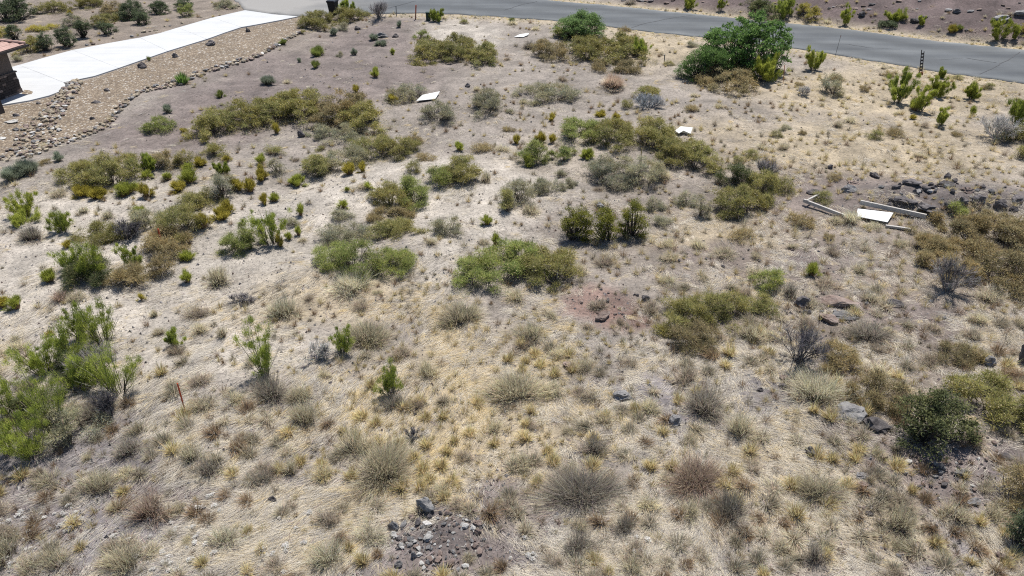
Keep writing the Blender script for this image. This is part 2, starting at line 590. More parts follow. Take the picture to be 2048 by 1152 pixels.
# ------------------------------------------------------------------ ground
SOIL = dict(tan=(.230, .200, .172), sand=(.385, .345, .295), pale=(.285, .243, .197), purple=(.160, .130, .118), red=(.175, .112, .092), straw=(.335, .275, .19),
            grey=(.178, .160, .158), lilac=(.190, .172, .176), bank=(.110, .083, .078), brown=(.190, .155, .125), dark=(.10, .085, .08))
SOIL_ZONES = [
    ('tan', 1024, 700, 1600, 700), ('brown', 300, 30, 420, 60),
    ('brown', 1750, 520, 420, 300), ('purple', 1600, 520, 150, 40), ('purple', 1850, 640, 150, 40), ('purple', 1950, 900, 120, 50), ('grey', 200, 1010, 430, 190), ('grey', 1050, 1080, 700, 110), ('lilac', 1800, 1000, 300, 130), ('lilac', 1300, 820, 160, 70), ('lilac', 150, 1000, 250, 120),
    ('purple', 660, 145, 260, 65), ('purple', 470, 215, 150, 60), ('purple', 330, 265, 160, 45), ('purple', 820, 60, 150, 28),
    ('tan', 900, 50, 80, 20),
    ('sand', 200, 420, 210, 60), ('sand', 60, 560, 160, 140), ('sand', 330, 620, 260, 110), ('sand', 420, 470, 160, 60),
    ('sand', 640, 420, 170, 70), ('sand', 800, 340, 200, 26), ('sand', 930, 450, 110, 75), ('sand', 1040, 340, 90, 60), ('sand', 930, 390, 220, 30),
    ('pale', 1120, 310, 120, 40), ('sand', 560, 560, 140, 60), ('sand', 880, 520, 60, 60), ('sand', 460, 700, 170, 70),
    ('sand', 930, 70, 80, 28), ('pale', 1380, 130, 120, 60), ('pale', 1650, 200, 230, 60), ('pale', 1400, 260, 260, 40), ('tan', 1250, 200, 330, 50), ('tan', 800, 250, 150, 40),
    ('straw', 1300, 90, 120, 30), ('straw', 1800, 180, 330, 45), ('straw', 1750, 300, 330, 60), ('straw', 1440, 480, 120, 40),
    ('straw', 960, 820, 230, 150), ('straw', 1640, 1020, 200, 120), ('purple', 90, 960, 170, 60), ('purple', 330, 1000, 120, 40), ('purple', 1010, 1000, 120, 40), ('purple', 1700, 880, 120, 40), ('straw', 640, 600, 200, 50),
    ('red', 1195, 605, 70, 36), ('red', 1240, 640, 60, 20), ('purple', 1440, 505, 110, 22),
    ('purple', 890, 1105, 140, 80), ('dark', 885, 1085, 60, 35), ('purple', 1870, 945, 130, 60), ('grey', 1530, 780, 60, 40), ('purple', 1760, 390, 330, 42), ('dark', 1900, 398, 150, 24),
    ('purple', 1640, 610, 100, 20), ('grey', 120, 900, 150, 70), ('grey', 330, 880, 120, 60),
]
tint = np.empty(GX.shape + (3,)); tint[:] = SOIL['tan']
for key, cx, cy, rx, ry in SOIL_ZONES:
    w = Zone(cx, cy, rx, ry).w(GX, GY)[..., None] * .85
    tint = tint * (1 - w) + np.array(SOIL[key]) * w
nd, fd = seg_dist(GX, GY, ROAD_NEAR), seg_dist(GX, GY, ROAD_FAR)
w = (np.exp(-(nd / 1.6) ** 2) * .8 * sstep(flat(700, 30)[0], flat(820, 30)[0], GX))[..., None]
tint = tint * (1 - w) + np.array(SOIL['straw']) * w
w = (sstep(.6, 2.6, far_d + 1.4 * (vnoise(GX, GY, 2, 3) - .5)) * sstep(8, 14, GX))[..., None]
tint = tint * (1 - w) + np.array(SOIL['bank']) * (0.85 + .5 * vnoise(GX, GY, 3, 8)[..., None]) * w
w = (np.where(far_d > 0, np.exp(-(np.maximum(far_d - .5, 0) / 1.1) ** 2), 0))[..., None] * .9
tint = tint * (1 - w) + np.array(SOIL['straw']) * w
tint *= (0.80 + .28 * vnoise(GX, GY, 1.7, 11) + .26 * (vnoise(GX, GY, .75, 24) - .35) + .14 * (vnoise(GX, GY, .42, 25) - .5))[..., None]
rill = np.abs(vnoise(GX * .6 + GY * .5, GY * .22 - GX * .3, .8, 26) - .5)
tint *= (1 - .22 * (1 - sstep(0, .07, rill)) * free)[..., None]
ni, nj = len(xs), len(ys)
I = np.arange(ni * nj).reshape(ni, nj)
F = np.stack([I[:-1, :-1], I[1:, :-1], I[1:, 1:], I[:-1, 1:]], -1).reshape(-1, 4)
V = np.stack([GX, GY, GZ], -1).reshape(-1, 3)
tag(link('ground', np_mesh('ground', V, F, tint.reshape(-1, 3), M['soil'], True)), kind='structure')


# ------------------------------------------------------------------ road, drive, gravel bed
def resample(pts, n):
    P = np.array(pts); d = np.r_[0, np.cumsum(np.hypot(*np.diff(P, axis=0).T))]
    t = np.linspace(0, d[-1], n)
    return np.stack([np.interp(t, d, P[:, 0]), np.interp(t, d, P[:, 1])], 1)


NR = 420
A_, B_ = resample(ROAD_NEAR, NR), resample(ROAD_FAR, NR)
A_[:, 1] += .38 * (vnoise(A_[:, 0], A_[:, 1], .9, 20) - .5) + .2 * (vnoise(A_[:, 0], A_[:, 1], .35, 22) - .5); B_[:, 1] += .3 * (vnoise(B_[:, 0], B_[:, 1], 1.1, 21) - .5) + .2 * (vnoise(B_[:, 0], B_[:, 1], .35, 23) - .5)
cols, wear = [], []
for k in range(17):
    t = k / 16
    wear.append([1.75, 1.3, 1.12, .98, .88, .92, 1.05, 1.12, 1.18, 1.12, 1.02, .9, .86, .96, 1.1, 1.3, 1.7][k])
    p = A_ * (1 - t) + B_ * t
    cols.append(np.c_[p, np.full(len(p), .035 + .05 * 4 * t * (1 - t))])
cols = [np.c_[A_, np.full(NR, -.04)]] + cols + [np.c_[B_, np.full(NR, -.04)]]
wear = np.array(wear[:1] + wear + wear[-1:])
R = np.stack(cols, 1)
I = np.arange(NR * 19).reshape(NR, 19)
wv = 1 + (wear[None] - 1) * (.35 + 1.3 * vnoise(R[..., 0], R[..., 1], 2.5, 30))
wcol = (wv[..., None] * np.array([1.0, .985, .95]) ** np.maximum(wv[..., None] - 1, 0))
F = np.stack([I[:-1, :-1], I[1:, :-1], I[1:, 1:], I[:-1, 1:]], -1).reshape(-1, 4)
road = tag(link('road', np_mesh('road', R.reshape(-1, 3), F, wcol.reshape(-1, 3), M['asphalt'], True)), kind='structure')
road_z = lambda x, y: 0.04 + .2 * (lambda t: t * (1 - t))(np.clip(seg_dist(x, y, ROAD_NEAR) / (seg_dist(x, y, ROAD_NEAR) + seg_dist(x, y, ROAD_FAR)), 0, 1))
for L in ([(1958, 150), (1985, 138), (2012, 124), (2040, 106)], [(1262, 57), (1290, 49), (1319, 43), (1350, 37), (1392, 31)], [(1010, 22), (1040, 12), (1075, 4)], [(1640, 92), (1690, 90), (1740, 98), (1800, 101)], [(1480, 60), (1520, 66), (1570, 66)], [(760, 22), (800, 12), (830, 4)], [(1880, 122), (1930, 118), (1990, 128)]):
    pts = resample(xy(L), 14); V, F = [], []
    for i, p in enumerate(pts):
        j = .16 * (random.random() - .5)
        z = float(road_z(np.array(p[0]), np.array(p[1]))) + .008
        V += [(p[0] - .045 + j, p[1], z), (p[0] + .045 + j, p[1], z)]
        if i: F.append((2 * i - 2, 2 * i - 1, 2 * i + 1, 2 * i))
    link('crack_seal', py_mesh('crack_seal', V, F, M['tar']), road)

gx = [tuple(p) for p in GRAVEL_XY]
V, F = prism(gx, -.05, .022)
tag(link('gravel_bed', py_mesh('gravel_bed', V, F, M['gravel'])), kind='structure')

drive = tag(link('driveway', None), kind='structure')
for L in DRIVE_PANELS:
    P = np.array(xy(L)); c0 = P.mean(0)
    d = P - c0
    P = c0 + d * (1 - .013 / np.maximum(np.linalg.norm(d, axis=1, keepdims=True), .1))
    V, F = prism([tuple(p) for p in P], -.06, .075)
    link('concrete_slab', py_mesh('concrete_slab', V, F, M['concrete']), drive)
# the little planted cut-out beside the house
V, F = prism(xy([(49, 182), (60, 183), (67, 186), (64, 190.5), (52, 192), (44, 190)]), .0, .082)
link('soil_island', py_mesh('soil_island', V, F, M['gravel']), drive)

# ------------------------------------------------------------------ house corner
hc = flat(47, 186); hd = flat(10, 200) - hc
hu = unit(hd[:2]); hn = np.array([hu[1], -hu[0]])          # along the near wall, and out of it towards the camera
if hn[1] > 0: hn = -hn


def hp(u, n, z):                                            # house coordinates -> world offset from the corner
    return (hu[0] * u + hn[0] * n, hu[1] * u + hn[1] * n, z)


def hbox(u0, u1, n0, n1, z0, z1):
    V = [hp(u, n, z) for z in (z0, z1) for u, n in ((u0, n0), (u1, n0), (u1, n1), (u0, n1))]
    return V, [(0, 3, 2, 1), (4, 5, 6, 7), (0, 1, 5, 4), (1, 2, 6, 5), (2, 3, 7, 6), (3, 0, 4, 7)]


house = tag(link('house', None, loc=tuple(hc)), 'stucco house corner with clay tile roof and stone base beside the concrete drive', 'house')
EV = 2.92
wc = flat(11, 226)[:2] - hc[:2]
WU, WN = float(wc @ hu), float(wc @ hn)
def hpart(name, vf, mat, parent=house):
    return link(name, py_mesh(name, vf[0], vf[1], M[mat]), parent)
hpart('wall', join_vf([hbox(.07, 9, -9, -.07, .0, EV), hbox(WU + .07, 9, -.06, WN - .07, .0, EV)]), 'stucco')
ws = hpart('wainscot', join_vf([hbox(0.015, WU, -9, -.012, 0, 1.33), hbox(WU, 9, .0, WN, 0, 1.33)]), 'wainscot')
hpart('ledge_cap', join_vf([hbox(-.05, WU - .06, -9, .05, 1.335, 1.42), hbox(WU - .05, 9, .0, WN + .05, 1.335, 1.42)]), 'cap_stone')
# stacked stone of the wainscot
stone_me = []
for k in range(6):
    w_, h_ = .18 + .2 * random.random(), .07 + .06 * random.random()
    stone_me.append((w_, h_))
for z in np.arange(.04, 1.28, .15):
    u = random.random() * .1
    while u < WU - .15:
        w_ = .18 + .28 * random.random()
        e = min(u + w_, WU - .02)
        hpart('ledge_stone', hbox(u + .008, e - .008, -.03, .02 + .03 * random.random(), z + .006, z + .14), random.choice(['rock_brown', 'wainscot', 'wainscot']), ws)
        u = e
# hip roof: eave corner beyond the wall corner
OV = .75
slope = .36
ridge = 5.2
ec = (-OV, OV)
roof_v = [hp(-OV, OV, EV), hp(9, OV, EV), hp(9, OV - ridge, EV + ridge * slope), hp(-OV + ridge, OV - ridge, EV + ridge * slope), hp(-OV, -9, EV), hp(-OV + ridge, -9, EV + ridge * slope),
          hp(-OV, OV, EV - .05), hp(9, OV, EV - .05), hp(9, -9, EV - .05), hp(-OV, -9, EV - .05)]
roof = link('roof', py_mesh('roof', roof_v, [(0, 1, 2, 3), (0, 3, 5, 4), (6, 9, 8, 7), (0, 6, 7, 1), (0, 4, 9, 6)], M['roof_clay']), house)
tw, tl = .31, .38


def tile_vf(o, ex, ey, ez):                                  # a flat-profile clay tile, slightly tipped
    o = np.array(o); L_ = tl * 1.12
    V = []
    for dz0, dz1 in ((.012, .0), (.042, .03)):
        V += [o + ez * dz0, o + ex * (tw - .012) + ez * dz0, o + ex * (tw - .012) + ey * L_ + ez * (dz1), o + ey * L_ + ez * dz1]
    return V, [(0, 3, 2, 1), (4, 5, 6, 7), (0, 1, 5, 4), (1, 2, 6, 5), (2, 3, 7, 6), (3, 0, 4, 7)]


sl = math.sqrt(1 + slope * slope)
for side in (0, 1):
    for r in range(7):
        for q in range(11):
            if side == 0:                                    # near slope: u runs along the eave, up the slope towards -n
                u0 = -OV + r * tl / sl + q * tw + .04; n0 = OV + .03 - r * tl / sl
                o = hp(u0, n0, EV + .012 + r * tl / sl * slope); ex = np.array(hp(1, 0, 0)); ey = np.array(hp(0, -1 / sl, slope / sl))
            else:
                n0 = OV - r * tl / sl - q * tw - .04; u0 = -OV - .03 + r * tl / sl
                o = hp(u0, n0, EV + .012 + r * tl / sl * slope); ex = np.array(hp(0, -1, 0)); ey = np.array(hp(1 / sl, 0, slope / sl))
            ez = np.cross(ex, ey)
            if ez[2] < 0: ez = -ez
            link('roof_tile', py_mesh('roof_tile', *tile_vf(o, ex, ey, ez), M['roof_clay']), roof)
for r in range(10):                                          # hip caps
    t = r * .34 / math.sqrt(2)
    a = np.array(hp(-OV + t, OV - t, EV + .09 + t * slope)); b = np.array(hp(-OV + t + .27, OV - t - .27, EV + .065 + (t + .27) * slope))
    link('hip_tile', py_mesh('hip_tile', *tube_vf(a, b, .10, .085, 8), M['roof_clay'], True), roof)
hpart('gutter', join_vf([hbox(-OV - .09, 9, OV + .005, OV + .10, EV - .14, EV - .01), hbox(-OV - .10, -OV - .005, -9, OV + .10, EV - .143, EV - .012)]), 'gutter')

# ------------------------------------------------------------------ rocks
import bmesh


def rock_mesh(name, seed, mat, flatness=.7, sub=2, rough=.36):
    r = np.random.default_rng(seed)
    bm = bmesh.new()
    bmesh.ops.create_icosphere(bm, subdivisions=sub, radius=1.0)
    cuts = [(unit(r.normal(size=3) + np.array([0, 0, .25])), .50 + .38 * r.random()) for _ in range(9)]
    ax = np.array([1, .72 + .2 * r.random(), flatness])
    for v_ in bm.verts:
        p = np.array(v_.co)
        for nn, dd in cuts:
            s_ = p @ nn
            if s_ > dd: p = p - nn * (s_ - dd) * .92
        q = p * 1.0
        if sub >= 3:
            f_ = float(vnoise(q[0] * 1.3 + q[2] * 2.1 + seed, q[1] * 1.3 + q[2] * 3.3, .55, 1)) - .5
            f_ += .6 * (float(vnoise(q[0] + q[2] * .7, q[1] - q[2] * 4.0 + seed, .22, 2)) - .5)
            p = p * (1 + .42 * f_ + .10 * (r.random() - .5)) * ax
        else:
            p = p * (1 + rough * (r.random() - .5)) * ax
        v_.co = p
    me = bpy.data.meshes.new(name)
    bm.to_mesh(me); bm.free()
    me.materials.append(M[mat])
    return me


ROCK = {}
for mat, fl in (('rock_dark', .75), ('rock_grey', .55), ('rock_brown', .6), ('rock_tan', .6), ('rock_pale', .4)):
    ROCK[mat] = [rock_mesh('rock', 31 + 7 * k + len(mat), mat, fl, sub=3) for k in range(6)]
    ROCK[mat + '_s'] = [rock_mesh('stone', 331 + 7 * k + len(mat), mat, fl, sub=1) for k in range(4)]


def put_rock(name, mat, x0, y0, x1, y1, label=None, cat=None, group=None, parent=None, k=None, hz=None, small=False, sink=.25, rz=None):
    cx = (x0 + x1) / 2
    p = ground(cx, y1)
    s, a = scale_at(p)
    rx = (x1 - x0) / 2 / s
    Hp = (y1 - y0) / s
    ry = min(rx * .85, Hp * .5 / math.sin(a))
    z = max((Hp - math.sin(a) * ry) / math.cos(a) * .7, rx * .35) if hz is None else hz
    p = ground(cx, y1 - math.sin(a) * ry * s)
    rx *= 1.18; ry *= 1.18; z *= 1.35
    lib = ROCK[mat + ('_s' if small else '')]
    k = random.randrange(len(lib)) if k is None else k
    o = link(name, lib[k], parent, (p[0], p[1], p[2] + z * (1 - sink) * .4))
    o.scale = (rx, max(ry, rx * .5), z)
    o.rotation_euler = (random.uniform(-.15, .15), random.uniform(-.15, .15), random.uniform(-.5, .5) if rz is None else rz)
    if label: tag(o, label, cat, group)
    return o


for mat, x0, y0, x1, y1, lab in [
    ('rock_dark', 277, 124, 293, 138, 'squat dark boulder on the gravel beside the drive, with a seedling behind it'),
    ('rock_dark', 346, 105, 358, 116, 'small upright dark boulder on the gravel, second up the drive edge'),
    ('rock_dark', 412, 80, 431, 92, 'wide dark boulder on the gravel, third up the drive edge'),
    ('rock_dark', 491, 55, 501, 65, 'dark boulder nearest the road on the gravel beside the drive'),
    ('rock_dark', 209, 176, 220, 184, 'small dark rock alone in the gravel just past the rock swale'),
    ('rock_dark', 185, 201, 200, 208, 'low flat dark rock in the middle of the gravel between swale and stone line'),
    ('rock_dark', 181, 232, 191, 240, 'dark rock in the gravel near where swale and stone line meet'),
    ('rock_dark', 72, 203, 83, 209, 'small dark rock in the gravel below the house'),
    ('rock_dark', 27, 226, 41, 234, 'dark rock in the gravel above the white flat stone'),
    ('rock_pale', 10, 238, 36, 249, 'long white flat stone in the gravel below the house'),
    ('rock_grey', 26, 254, 39, 263, 'grey rock in the gravel below the white flat stone'),
    ('rock_pale', -6, 274, 12, 281, 'pale flat stone cut by the picture edge above the stone line'),
    ('rock_grey', 836, 992, 869, 1033, 'large smooth pale grey oval stone standing at the top of the rubble patch'),
    ('rock_grey', 777, 1041, 797, 1064, 'round grey stone with dark side west of the rubble patch'),
    ('rock_pale', 779, 1062, 800, 1078, 'pale wedge-shaped stone below the round grey stone'),
    ('rock_pale', 847, 1067, 867, 1084, 'white angular stone in the upper middle of the rubble patch'),
    ('rock_grey', 790, 1121, 804, 1136, 'round grey stone at the lower west corner of the rubble patch'),
    ('rock_grey', 823, 1100, 834, 1118, 'upright grey stone beside a pale block in the rubble patch'),
    ('rock_pale', 833, 1103, 846, 1114, 'pale oblong block in the middle of the rubble patch'),
    ('rock_brown', 947, 1040, 964, 1056, 'reddish brown stone on the east side of the rubble patch'),
    ('rock_brown', 948, 1058, 964, 1072, 'reddish stone just below another at the east side of the rubble'),
    ('rock_brown', 944, 1017, 958, 1028, 'small reddish stone at the top east corner of the rubble patch'),
    ('rock_grey', 1228, 779, 1264, 805, 'long pale grey lichen-covered rock lying among straw'),
    ('rock_grey', 1335, 825, 1366, 853, 'flat squarish grey rock set in the straw, with a dark underside'),
    ('rock_grey', 1664, 811, 1722, 846, 'big grey layered boulder with a dark crack left of the juniper'),
    ('rock_dark', 1722, 834, 1776, 866, 'dark grey rough boulder touching the juniper'),
    ('rock_grey', 1966, 703, 1991, 734, 'round grey boulder beyond the juniper below the brown thicket'),
    ('rock_dark', 1772, 600, 1803, 617, 'dark low boulder among straw below the brown thicket'),
    ('rock_dark', 2037, 678, 2060, 730, 'dark reddish boulder cut by the picture edge'),
    ('rock_dark', 1590, 590, 1625, 617, 'blackish weathered slab, west of the lichen-spotted rocks'),
    ('rock_brown', 1640, 598, 1712, 620, 'broad lichen-spotted rock slab level with the ground'),
    ('rock_brown', 1640, 627, 1674, 650, 'brown leaning rock slab with a shaded underside'),
    ('rock_grey', 1668, 625, 1710, 640, 'low grey lichen rock behind the brown leaning slab'),
    ('rock_dark', 1283, 589, 1303, 606, 'dark rock at the corner of the red bare patch'),
    ('rock_brown', 1192, 623, 1222, 644, 'flat reddish slab on the red bare patch'),
    ('rock_dark', 1514, 776, 1526, 785, 'small black stone on the bare grey patch'),
    ('rock_brown', 1560, 750, 1577, 762, 'reddish stone at the foot of the dark bare twig shrub'),
    ('rock_dark', 1558, 767, 1578, 779, 'small dark split stone below the dark bare twig shrub'),
    ('rock_dark', 1608, 894, 1632, 914, 'dark stone behind straw tufts, lower middle of the slope'),
    ('rock_brown', 1760, 906, 1777, 920, 'small reddish stone on bare soil below the juniper'),
    ('rock_grey', 1872, 924, 1890, 944, 'grey stone on the rubbly soil below the juniper'),
    ('rock_grey', 1912, 938, 1938, 958, 'largest grey stone of the rubble below the juniper'),
    ('rock_grey', 1712, 946, 1736, 960, 'grey stone beside a brown tuft below the juniper'),
    ('rock_brown', 1717, 964, 1735, 977, 'small brown stone with a shaded face below the grey one'),
    ('rock_grey', 1935, 997, 1962, 1014, 'grey flat rock on bare soil near the bottom right shrub'),
    ('rock_dark', 1731, 1024, 1746, 1033, 'small dark stone on bare soil above the great straw tuft'),
    ('rock_dark', 1772, 1044, 1782, 1052, 'tiny dark stone beside the great straw tuft'),
    ('rock_dark', 1912, 1080, 1926, 1088, 'dark stone on the bare soil in the lower right'),
    ('rock_brown', 1990, 1105, 2022, 1128, 'brown flat rock below the round green shrub at the picture edge'),
    ('rock_dark', 2000, 908, 2024, 922, 'dark hollow rock among straw on the right margin'),
    ('rock_brown', 1126, 722, 1150, 742, 'brown rock beside gold tufts in the middle foreground'),
    ('rock_dark', 1166, 735, 1182, 744, 'small black stone east of the brown rock in the middle foreground'),
    ('rock_grey', 1190, 402, 1210, 418, 'grey rock behind the yellow-green evergreen'),
    ('rock_dark', 537, 994, 553, 1006, 'dark pebble-like rock in the straw of the lower left slope'),
    ('rock_dark', 597, 260, 610, 276, 'small jet black rock below the long olive thicket'),
    ('rock_dark', 708, 52, 722, 60, 'dark rock below the roadside thicket'),
    ('rock_grey', 755, 62, 776, 76, 'broken grey slab on the slope below the roadside'),
    ('rock_dark', 785, 68, 797, 76, 'small dark slab east of the broken grey slab'),
    ('rock_dark', 1034, 185, 1044, 193, 'small dark stone on pale ground above the sparse olive bush'),
    ('rock_dark', 930, 166, 940, 175, 'small dark stone between the white board and the big olive shrub'),
    ('rock_dark', 1654, 327, 1667, 338, 'bluish dark stone alone among the straw above the fallen posts'),
    ('rock_dark', 1615, 378, 1640, 390, 'dark brown rock just above the fallen cross-tied timbers'),
    ('rock_grey', 1684, 366, 1710, 388, 'grey boulder in the straw west of the rock ledge'),
    ('rock_brown', 1694, 360, 1716, 372, 'brown rock at the head of an orange grass patch'),
    ('rock_dark', 1740, 345, 1758, 357, 'dark rock in the upper row of the rock ledge'),
    ('rock_dark', 1808, 358, 1840, 374, 'wide dark rock at the top of the rock ledge'),
    ('rock_dark', 1860, 370, 1874, 380, 'small black rock in the middle of the rock ledge'),
    ('rock_dark', 1876, 362, 1906, 376, 'brown-black rock beside the top of the rock ledge'),
    ('rock_brown', 1920, 372, 1946, 388, 'brown rounded rock in the upper east of the rock ledge'),
    ('rock_dark', 1790, 394, 1832, 412, 'long black rock in the shade behind the fallen timber'),
    ('rock_dark', 1834, 408, 1878, 424, 'low black rock in front of the rock ledge'),
    ('rock_dark', 1888, 404, 1904, 420, 'small black block, west of the three square blocks on the ledge'),
    ('rock_dark', 1912, 392, 1934, 412, 'black square block on the rock ledge, west of the largest'),
    ('rock_dark', 1940, 386, 1974, 410, 'largest black square block on the rock ledge'),
    ('rock_dark', 1988, 399, 2012, 420, 'black square block on the rock ledge, east of the largest'),
    ('rock_dark', 2022, 390, 2050, 402, 'black rock at the east end of the rock ledge'),
    ('rock_dark', 2018, 412, 2034, 424, 'small black rock at the lower east end of the rock ledge'),
    ('rock_grey', 1985, 26, 2022, 42, 'big grey boulder on the road cut above the yellow-green shrub'),
    ('rock_grey', 2032, 18, 2060, 32, 'grey boulder on the road cut at the picture corner'),
    ('rock_dark', 1716, 22, 1732, 32, 'dark rock low on the road cut'),
    ('rock_dark', 1822, 36, 1840, 46, 'dark rock beside the pale stick on the road cut'),
    ('rock_dark', 1906, 16, 1922, 26, 'dark rock in the row across the road cut'),
]:
    put_rock('rock', mat, x0, y0, x1, y1, lab, 'rock')
for x, y, w in [(173, 92, 9), (187, 90, 11), (264, 75, 11), (288, 66, 12), (276, 69, 7), (311, 63, 10), (330, 54, 8), (365, 48, 10), (340, 53, 6), (402, 36, 7), (300, 64, 6), (455, 20, 8), (478, 14, 7), (465, 18, 7)]:
    put_rock('edge_stone', random.choice(['rock_grey', 'rock_brown', 'rock_tan']), x - w / 2, y - w * .6, x + w / 2, y, 'brownish stone in the loose row along the upper edge of the drive', 'stone', 'stones along the upper edge of the drive', small=True)
# rocks of the road cut
for k in range(46):
    x = random.uniform(1180, 2040); y = random.uniform(0, 1) ** 1.3
    top = np.interp(x, [1085, 1300, 1536, 1700, 1850, 1960, 2048], [-4, 8, 28, 44, 62, 72, 80])
    if top < 4: continue
    yy = 2 + (top - 4) * random.random()
    w = random.uniform(3, 8)
    put_rock('cut_rock', random.choice(['rock_dark', 'rock_dark', 'rock_brown', 'rock_grey']), x - w, yy - w * .8, x + w, yy, 'small dark rock strewn over the brown road cut', 'rock', 'rocks strewn over the road cut', small=True)
# rubble patch in the middle foreground and below the juniper
def rubble(cx, cy, rx, ry, n, w0, w1, mats, label, group):
    for k in range(n):
        a = random.uniform(0, 6.283); r = math.sqrt(random.random())
        x, y = cx + rx * r * math.cos(a), cy + ry * r * math.sin(a)
        if y > 1165: continue
        w = w0 + (w1 - w0) * random.random() ** 2.2
        put_rock('rubble_stone', random.choice(mats), x - w / 2, y - w * .8, x + w / 2, y, label, 'stone', group, small=True, rz=random.uniform(0, 6.28))
rubble(885, 1085, 105, 66, 120, 8, 20, ['rock_grey', 'rock_pale', 'rock_brown', 'rock_pale', 'rock_brown', 'rock_grey', 'rock_dark'], 'small loose stone in the rubble patch at the bottom middle', 'stones of the rubble patch')
rubble(1895, 945, 90, 50, 55, 7, 17, ['rock_grey', 'rock_brown', 'rock_pale', 'rock_dark'], 'small loose stone on the bare soil below the juniper', 'stones below the juniper')
rubble(1225, 610, 70, 28, 18, 5, 12, ['rock_brown', 'rock_brown', 'rock_dark'], 'small reddish stone on the red bare patch', 'stones on the red patch')
rubble(1890, 395, 150, 36, 45, 7, 19, ['rock_dark', 'rock_dark', 'rock_grey'], 'dark broken stone scattered about the rock ledge', 'stones about the rock ledge')
rubble(1660, 625, 90, 30, 14, 6, 14, ['rock_dark', 'rock_grey'], 'dark stone between the lichen-spotted rock slabs', 'stones between the slabs')

rubble(1720, 640, 170, 80, 25, 6, 15, ['rock_dark', 'rock_brown', 'rock_grey'], 'dark stone in the straw between the brown thicket and the juniper', 'stones below the brown thicket')
rubble(1820, 1030, 170, 90, 32, 5, 13, ['rock_dark', 'rock_brown', 'rock_grey'], 'small dark stone on the bare soil of the bottom right slope', 'stones of the bottom right slope')
rubble(2000, 900, 50, 50, 8, 6, 15, ['rock_dark', 'rock_brown'], 'brown stone at the right picture edge beyond the juniper', 'stones beyond the juniper')
rubble(1430, 520, 100, 25, 14, 5, 11, ['rock_dark', 'rock_brown'], 'small dark stone on the purple soil right of the evergreens', 'stones on the purple soil')
# stone lining: the swale and the border of the gravel bed, every stone a piece
def lining(name, label, path, widths, n, sizes):
    P = np.array(path, float)
    root = tag(link(name, None, loc=tuple(ground(*path[len(path) // 2]))), label, 'stone border')
    o0 = np.array(root.location)
    d = np.r_[0, np.cumsum(np.hypot(*np.diff(P, axis=0).T))]
    for k in range(n):
        t = d[-1] * (k + random.random()) / n
        x = np.interp(t, d, P[:, 0]); y = np.interp(t, d, P[:, 1]); wd = np.interp(t / d[-1], np.linspace(0, 1, len(widths)), widths)
        j = np.interp(t, d, np.arange(len(P))); i = min(int(j), len(P) - 2)
        tx, ty = unit(P[i + 1] - P[i])
        off = random.uniform(-1, 1) * wd
        x, y = x - ty * off, y + tx * off * .7
        s = random.uniform(*sizes)
        o = put_rock('stone', random.choice(['rock_tan', 'rock_tan', 'rock_tan', 'rock_tan', 'rock_grey', 'rock_brown', 'rock_brown', 'rock_pale']), x - s / 2, y - s * .7, x + s / 2, y, parent=root, small=True, rz=random.uniform(0, 6.28), sink=.0)
        o.location = np.array(o.location) - o0 + np.array([0, 0, .02])
    return root


lining('stone_swale', 'broad band of tan river stones running down from the drive', SWALE, [9, 15, 16, 18, 24, 30, 40, 42, 34, 26], 300, (7, 13))
lining('stone_border', 'narrow line of piled stones edging the gravel bed', STONE_LINE, [2, 3, 4, 5, 6, 7, 7, 8, 7, 5, 5, 7, 9, 9, 8, 8, 9, 11, 13, 15, 15], 300, (6, 11.5))

# ------------------------------------------------------------------ bin, posts, boards, timbers
b0 = ground(668, 29)
ang = math.radians(-14)
binn = tag(link('wheeled_bin', None, loc=tuple(b0)), 'black wheeled rubbish bin standing behind the roadside bushes', 'bin')
binn.rotation_euler = (0, 0, ang)
def frus(x0, y0, z0, x1, y1, z1):
    V = [(-x0, -y0, z0), (x0, -y0, z0), (x0, y0, z0), (-x0, y0, z0), (-x1, -y1, z1), (x1, -y1, z1), (x1, y1, z1), (-x1, y1, z1)]
    return V, [(0, 3, 2, 1), (4, 5, 6, 7), (0, 1, 5, 4), (1, 2, 6, 5), (2, 3, 7, 6), (3, 0, 4, 7)]
link('body', bevel(py_mesh('body', *join_vf([frus(.28, .30, .06, .36, .40, 1.10), frus(.39, .43, 1.06, .40, .44, 1.12)]), M['bin_plastic']), .015), binn)
lid = link('lid', bevel(py_mesh('lid', *frus(.42, .47, 1.13, .36, .40, 1.24), M['bin_plastic']), .02), binn)
link('handle', py_mesh('handle', *tube_vf((-.30, .52, 1.10), (.30, .52, 1.10), .02, .02), M['bin_plastic']), binn)
for sx in (-.3, .3):
    link('wheel', py_mesh('wheel', *tube_vf((sx - .04, .34, .13), (sx + .04, .34, .13), .13, .13, 16), M['bin_plastic']), binn)

p = ground(857, 41)
bx = tag(link('utility_pedestal', None, loc=tuple(p)), 'dark green utility pedestal box half hidden by a bright green bush', 'utility box')
link('cabinet', bevel(py_mesh('cabinet', *box_vf(-.19, .19, -.16, .16, 0, .62), M['green_box']), .02), bx)
link('lid', bevel(py_mesh('lid', *box_vf(-.22, .22, -.19, .19, .625, .70), M['green_box']), .02), bx)


def post_top(p, x, y):
    """height of an upright whose top is seen at (x, y)"""
    s, a = scale_at(p)
    d = ray(x, y)
    t = (p[1]) / d[1]
    return max(.2, CAM_H + d[2] * t - p[2])


def post(name, label, cat, xb, yb, xt, yt, parts):
    p = ground(xb, yb); h = post_top(p, xt, yt)
    d = ray(xt, yt); t = p[1] / d[1]; lean = d[0] * t - p[0]
    r = tag(link(name, None, loc=tuple(p)), label, cat)
    r.rotation_euler = (0, math.atan2(lean, h), random.uniform(-.3, .3))
    for pn, vf, mat in parts(h):
        link(pn, py_mesh(pn, *vf, M[mat]), r)
    return r


